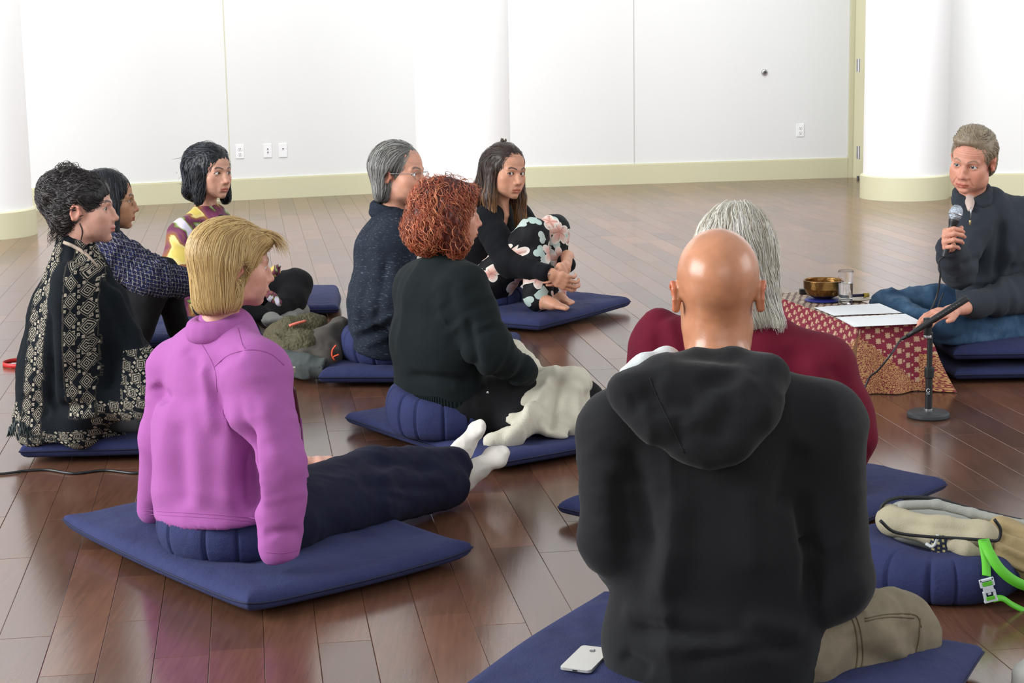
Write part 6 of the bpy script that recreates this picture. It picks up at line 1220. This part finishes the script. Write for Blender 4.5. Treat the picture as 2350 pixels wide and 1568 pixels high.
cb = spline([s0, s0 - dx * .03, A(2046, 812, 5.90), A(2015, 850, 5.92), A(1990, 877, 5.95), A(1960, 925, 5.9) * np.array([1, 1, 0]) + V3(0, 0, .004), FL(1930, 985) + V3(0, 0, .004), FL(1800, 965) + V3(0, 0, .004), FL(1640, 960) + V3(0, 0, .004)], 60); V, F = tube(cb, [.006] * 6 + [.0036] * 54, 8); mesh('cable', V, F, MB2, e)
# ================================================================ phone
z = .078; p0, p1 = FL(1318, 1541, z), FL(1372, 1487, z); fx = nrm(p1 - p0); fx[2] = 0; fx = nrm(fx); fy = V3(fx[1], -fx[0], 0); pc = (p0 + p1) / 2; R = np.stack([fx, fy, V3(0, 0, 1)], 1)
e = empty('smartphone', pc, 'silver smartphone lying face down on the mat beside the hoodie', 'phone'); MPH = Mat('phone_aluminium', rough=.35, col=(.66, .64, .60), metal=.55).m
def rrect(lx, ly, r, n=6): return [(sx * (lx - r) + r * math.cos(a), sy * (ly - r) + r * math.sin(a)) for sx, sy, a0 in ((1, 1, 0), (-1, 1, math.pi / 2), (-1, -1, math.pi), (1, -1, 1.5 * math.pi)) for a in [a0 + math.pi / 2 * k / n for k in range(n + 1)]]
def plate(out, z0, z1, bev, R, c):
    V = []; m = len(out); o = np.array(out)
    for zz, k in ((z0, 1 - bev), (z0 + .001, 1), (z1 - .001, 1), (z1, 1 - bev)): V += [(a * k, b * k, zz) for a, b in o]
    F = [tuple(range(m))[::-1]] + [(q * m + i, q * m + (i + 1) % m, (q + 1) * m + (i + 1) % m, (q + 1) * m + i) for q in range(3) for i in range(m)] + [tuple(3 * m + i for i in range(m))]
    return np.asarray(c) + np.array(V) @ np.asarray(R).T, F
V, F = plate(rrect(.069, .0335, .009), -.003, .004, .02, R, pc); ph = mesh('phone_shell', V, F, MPH, e, smooth=False)
V, F = plate([(.004 * math.cos(a) + .060, .004 * math.sin(a) + .020) for a in np.linspace(0, 6.28, 15)[:-1]], .0038, .0050, .0, R, pc); mesh('camera_lens', V, F, plain('lens_black', (.01, .01, .01), .15), e, smooth=False)
ap = []
for a in np.linspace(0, 2 * math.pi, 41)[:-1]:
    r_ = .0060 * (1 + .10 * math.cos(2 * a)) * (1 - .16 * math.exp(-((a - math.pi / 2) / .35) ** 2) - .10 * math.exp(-((a - 1.5 * math.pi) / .35) ** 2)); r_ -= .0022 * math.exp(-((min(a, 2 * math.pi - a) - .08) / .38) ** 2); ap.append((.040 + r_ * math.sin(a), r_ * math.cos(a)))
V, F = plate(ap, .0039, .0045, 0, R, pc); mg = plain('logo_grey', srgb(92, 92, 94), .25); lo = mesh('logo', V, F, mg, e, smooth=False)
V, F = plate([(.0480 + .0018 * math.cos(a) * 1.3, .0012 + .0008 * math.sin(a)) for a in np.linspace(0, 6.28, 11)[:-1]], .0039, .0045, 0, R, pc); mesh('leaf', V, F, mg, lo, smooth=False)
V, F = plate([(a - .0705, b) for a, b in rrect(.0006, .005, .0005, 2)], -.0008, .0018, 0, R, pc); mesh('port', V, F, plain('port_dark', (.02, .02, .02), .4), e, smooth=False)
# ================================================================ backpack on the round cushion
e = empty('backpack', A(2200, 1230, 4.200), 'cream and grey canvas backpack with a green strap lying on the round cushion', 'backpack')
MC1 = fabric('cream_canvas', srgb(186, 178, 152), srgb(166, 156, 130), 380, .001, mott=.2); MC2 = fabric('grey_canvas', srgb(168, 168, 160), srgb(150, 150, 144), 380, .001, mott=.2); MC3 = fabric('beige_canvas', srgb(172, 152, 112), srgb(150, 130, 94), 300, .001); MPI = plain('black_piping', srgb(24, 24, 26), .6)
s = Sdf(.007, .03); s.seg(A(2080, 1188, 4.310), A(2420, 1275, 4.210), (.125, .036), (.14, .045), (0, 1, 0)); s.seg(A(2060, 1205, 4.270), A(2400, 1290, 4.190), (.10, .040), (.12, .05), (0, 1, 0)); cloth('main_pouch', s, MC2, e, lambda V: drape(V, .003, 12, 1, 5))
s = Sdf(.006, .02); s.chain([A(2048, 1196, 4.190), A(2150, 1220, 4.110), A(2255, 1232, 4.080)], [.034, .036, .038]); s.ell(A(2042, 1190, 4.210), (.032, .05, .034), k=.03); cloth('front_pocket', s, MC1, e, lambda V: drape(V, .003, 14, 1, 6) + crease(V, A(2060, 1200, 4.050), A(2250, 1222, 4.010), -.010, .016))
s = Sdf(.006, .02); s.chain([A(2290, 1240, 4.120), A(2360, 1270, 4.090), A(2440, 1300, 4.070)], [.055, .062, .07]); s.chain([A(2300, 1270, 4.050), A(2440, 1340, 4.010)], [.03, .035]); cloth('side_panel', s, MC3, e, lambda V: .006 * np.sin((V[:, 2] - .35 * V[:, 0] * -1) * 230 + 2 * noise(V, 20, 2)))
M = Mat('navy_dot', rough=.9); x, y, z_ = M.xyz(M.obj()); M.color(M.mix(motif(x, z_, .011, .3), srgb(26, 34, 56), srgb(170, 160, 110))); s = Sdf(.005, .015); s.chain([A(2158, 1252, 4.070), A(2195, 1275, 4.050), A(2250, 1288, 4.050)], [.026, .024, .012]); cloth('under_pocket', s, M.m, e)
s = Sdf(.004, .012); s.chain([A(2190, 1250, 4.035), A(2215, 1262, 4.025), A(2245, 1272, 4.025)], [.018, .020, .014]); cloth('under_flap', s, MC1, e)
V, F = tube(spline([A(2125, 1248, 4.050), A(2140, 1255, 4.040), A(2150, 1240, 4.040), A(2152, 1228, 4.040)], 10), .004, 6); mesh('drawcord', V, F, plain('cord_white', srgb(206, 210, 206), .7), e)
for pts, r_ in [([(2018, 1180), (2030, 1155), (2070, 1142), (2150, 1146), (2230, 1168), (2350, 1196), (2430, 1212)], .0045), ([(2062, 1172), (2075, 1152), (2120, 1150), (2200, 1165), (2290, 1186), (2400, 1216)], .0065), ([(2020, 1195), (2055, 1222), (2130, 1232), (2200, 1236), (2262, 1240), (2290, 1240), (2296, 1215), (2282, 1192)], .004)]:
    Yz = 4.18 if r_ != .004 else 4.03; V, F = tube(spline([A(x_, y_, Yz + (.0 if r_ == .004 else .02)) for x_, y_ in pts], 40), r_, 8); mesh('piping', V, F, MPI, e)
s = Sdf(.006, .01); s.chain([A(2070, 1160, 4.190), A(2150, 1158, 4.190), A(2230, 1178, 4.170), A(2350, 1206, 4.130), A(2430, 1226, 4.110)], [.012] * 5); cloth('zip_flap', s, MC2, e)
MGS = plain('green_webbing', srgb(92, 190, 40), .6)
def ribbon(name, pts, w, nd, parent, mat):
    P_ = spline(pts, 30); T = np.gradient(P_, axis=0); T /= np.linalg.norm(T, axis=1)[:, None]; nd = np.asarray(nd, float); S = np.cross(T, nd); S /= np.linalg.norm(S, axis=1)[:, None]; N_ = np.cross(S, T)
    V = np.concatenate([P_ + S * w / 2 + N_ * .0012, P_ - S * w / 2 + N_ * .0012, P_ - S * w / 2 - N_ * .0012, P_ + S * w / 2 - N_ * .0012]); n = 30; F = []
    for a in range(4): b = (a + 1) % 4; F += [(a * n + i, b * n + i, b * n + i + 1, a * n + i + 1) for i in range(n - 1)]
    F += [(0, n, 2 * n, 3 * n), (n - 1, 4 * n - 1, 3 * n - 1, 2 * n - 1)]; return mesh(name, V, np.array(F)[:, ::-1], mat, parent)
ribbon('strap', [A(2258, 1238, 4.010), A(2272, 1272, 3.970), A(2300, 1312, 3.950), A(2345, 1342, 3.950), A(2420, 1360, 3.970)], .024, (0, -1, .2), e, MGS)
ribbon('strap', [A(2254, 1240, 4.005), A(2262, 1285, 3.970), A(2264, 1322, 3.940)], .020, (0, -1, .2), e, MGS)
st = ribbon('strap', [A(2278, 1376, 3.915), A(2300, 1374, 3.920), A(2330, 1392, 3.930), A(2400, 1425, 3.950)], .015, (0, -.7, .7), e, MGS)
bu = A(2268, 1352, 3.915); R = np.stack([nrm(V3(1, 0, .25)), V3(0, 1, 0), nrm(V3(-.25, 0, 1))], 1); MBK = plain('buckle_white', srgb(206, 214, 220), .3)
parts = []
for lo_, hi_ in [((-.016, -.004, .020), (.016, .003, .026)), ((-.017, -.004, .006), (-.011, .003, .026)), ((.011, -.004, .006), (.017, .003, .026)), ((-.012, -.005, -.008), (.012, .004, .008)), ((-.015, -.004, -.028), (-.008, .003, -.004)), ((.008, -.004, -.028), (.015, .003, -.004)), ((-.016, -.004, -.032), (.016, .003, -.026)), ((-.004, -.004, -.014), (.004, .003, -.006))]:
    V, F = boxm(lo_, hi_, .0012); parts.append((bu + V @ R.T, F))
V, F, _ = joinm(parts); mesh('buckle', V, F, MBK, e, smooth=False)
V, F = boxm((-.011, -.0055, .009), (.011, -.0035, .019), .001); mesh('strap_fold', bu + V @ R.T, F, MGS, e, smooth=False)
V, F = boxm((-.010, -.0055, -.026), (.010, -.0035, -.017), .001); mesh('strap_fold', bu + V @ R.T, F, MGS, e, smooth=False)
# ================================================================ purse beside the woman in pink
pf = FL(652, 1003); e = empty('handbag', pf, 'maroon leather handbag standing on the floor beside the pink fleece', 'handbag'); MLE = plain('maroon_leather', srgb(84, 26, 38), .35)
s = Sdf(.006, .02); s.seg(pf + V3(-.04, .05, .035), pf + V3(-.04, .05, .155), (.095, .035), (.080, .022), (1, 0, 0)); s.half(pf + V3(0, 0, .001), (0, 0, -1), .004); cloth('bag_body', s, MLE, e, lambda V: .002 * noise(V, 12, 1))
V, F = tube(spline([pf + V3(-.10, .05, .17), pf + V3(-.08, .05, .23), pf + V3(-.03, .05, .245), pf + V3(.01, .05, .225), pf + V3(.022, .05, .17)], 24), .006, 8); mesh('handle', V, F, MLE, e)
V, F = boxm(A(672, 850, pf[1] + .045) - V3(.010, .006, .012), A(672, 850, pf[1] + .045) + V3(.010, .006, .012), .003); mesh('clasp', V, F, plain('pale_metal', srgb(200, 196, 176), .3, metal=.8), e, smooth=False)
# ================================================================ jacket lying on the floor
e = empty('jacket', FL(715, 858), 'olive fleece-lined jacket with orange cords heaped on the floor', 'jacket')
MFL = Mat('olive_fleece', rough=1, spec=.1); n1 = MFL.noise(MFL.obj(), 90, 4); MFL.color(MFL.mix(n1, srgb(70, 66, 52), srgb(112, 106, 84))); MFL.bump(n1, .012); MFL = MFL.m
s = Sdf(.007, .03); s.chain([A(628, 772, 7.05), A(665, 762, 7.0), A(715, 758, 7.05), A(748, 765, 7.1)], [.04, .05, .055, .04]); s.chain([A(640, 805, 6.95), A(700, 800, 6.92)], [.06, .07]); s.ell(A(690, 830, 6.95), (.14, .12, .05)); s.half(V3(0, 0, .002), (0, 0, -1), .004)
cloth('lining', s, MFL, e, lambda V: drape(V, .010, 11, 1, 7) + .003 * noise(V, 60, 1))
MSH = fabric('grey_brown_nylon', srgb(92, 86, 80), srgb(70, 66, 62), 300, .0005); s = Sdf(.007, .03); s.chain([A(700, 820, 6.9), A(745, 790, 6.95), A(780, 755, 7.05)], [.06, .055, .045]); s.chain([A(740, 830, 6.88), A(775, 800, 6.95)], [.05, .04]); s.half(V3(0, 0, .002), (0, 0, -1), .004); cloth('shell', s, MSH, e, lambda V: drape(V, .010, 13, 1, 8))
MSL = fabric('slate_cotton', srgb(84, 90, 88), srgb(66, 70, 70)); s = Sdf(.006, .02); s.chain([A(650, 832, 6.85), A(700, 842, 6.80), A(742, 846, 6.78)], [.05, .046, .040]); s.cone(A(748, 846, 6.77), A(765, 846, 6.76), .028, .032, op='-', k=.006); s.half(V3(0, 0, .002), (0, 0, -1), .004); s.half(A(752, 846, 6.78), V3(1, -.2, 0), .004); cloth('sleeve', s, MSL, e, lambda V: drape(V, .006, 18, 1, 9))
MOR = plain('orange_cord', srgb(222, 84, 48), .6)
for pts in ([(772, 792), (764, 802), (762, 815), (768, 828)], [(758, 826), (768, 818), (778, 814)]): V, F = tube(spline([A(x_, y_, 6.84) for x_, y_ in pts], 14), .004, 6); mesh('cord', V, F, MOR, e)
V, F = tube(spline([A(664, 748, 6.93), A(682, 742, 6.94), A(702, 737, 6.96)], 10), .006, 6); mesh('trim_edge', V, F, plain('salmon_trim', srgb(236, 126, 104), .6), e)
# ================================================================ odds and ends on the floor
c = FL(52, 838); e = empty('strap_loop', c, 'red webbing loop lying on the floor behind the poncho', 'strap')
ring = [c + V3(.078 * math.cos(a), .075 * math.sin(a), .010) for a in np.linspace(0, 2 * math.pi, 30)]; n = 30; V = np.concatenate([np.array(ring) + V3(0, 0, .009), np.array(ring) - V3(0, 0, .009), np.array(ring) * 1 - V3(0, 0, .009) + [nrm(q - c) * .003 * np.array([1, 1, 0]) for q in ring], np.array(ring) + V3(0, 0, .009) + [nrm(q - c) * .003 * np.array([1, 1, 0]) for q in ring]])
F = np.array([(a * n + i, ((a + 1) % 4) * n + i, ((a + 1) % 4) * n + i + 1, a * n + i + 1) for a in range(4) for i in range(n - 1)]); mesh('webbing', V, F, plain('red_webbing', srgb(196, 44, 40), .5), e)
V, F = boxm(FL(34, 842) + V3(-.012, -.012, .002), FL(34, 842) + V3(.012, .0, .016), .002); mesh('slide', V, F, M_CHROME, e, smooth=False)
cb = spline([FL(-260, 1100), FL(-120, 1094), FL(0, 1091), FL(60, 1084), FL(110, 1082), FL(170, 1090), FL(240, 1083), FL(300, 1089), FL(345, 1090), FL(420, 1100), FL(470, 1125)], 90) + V3(0, 0, .0045); V, F = tube(cb, .0042, 8); tag(mesh('floor_cable', V, F, plain('cable_black', srgb(24, 26, 28), .35)), 'black cable running across the floor at the left', 'cable')
s = Sdf(.006, .03); s.seg(A(2395, 1640, 3.45), A(2400, 1560, 3.45), (.065, .06), (.055, .05), (1, 0, 0)); s.cone(A(2385, 1560, 3.45), A(2400, 1535, 3.45), .045, .03); t_ = cloth('tote_bag', s, fabric('white_cotton_bag', srgb(208, 206, 200), srgb(190, 188, 182)), None, lambda V: drape(V, .006, 14, 1, 3)); tag(t_, 'white cloth bag cut by the lower right corner of the picture', 'bag')
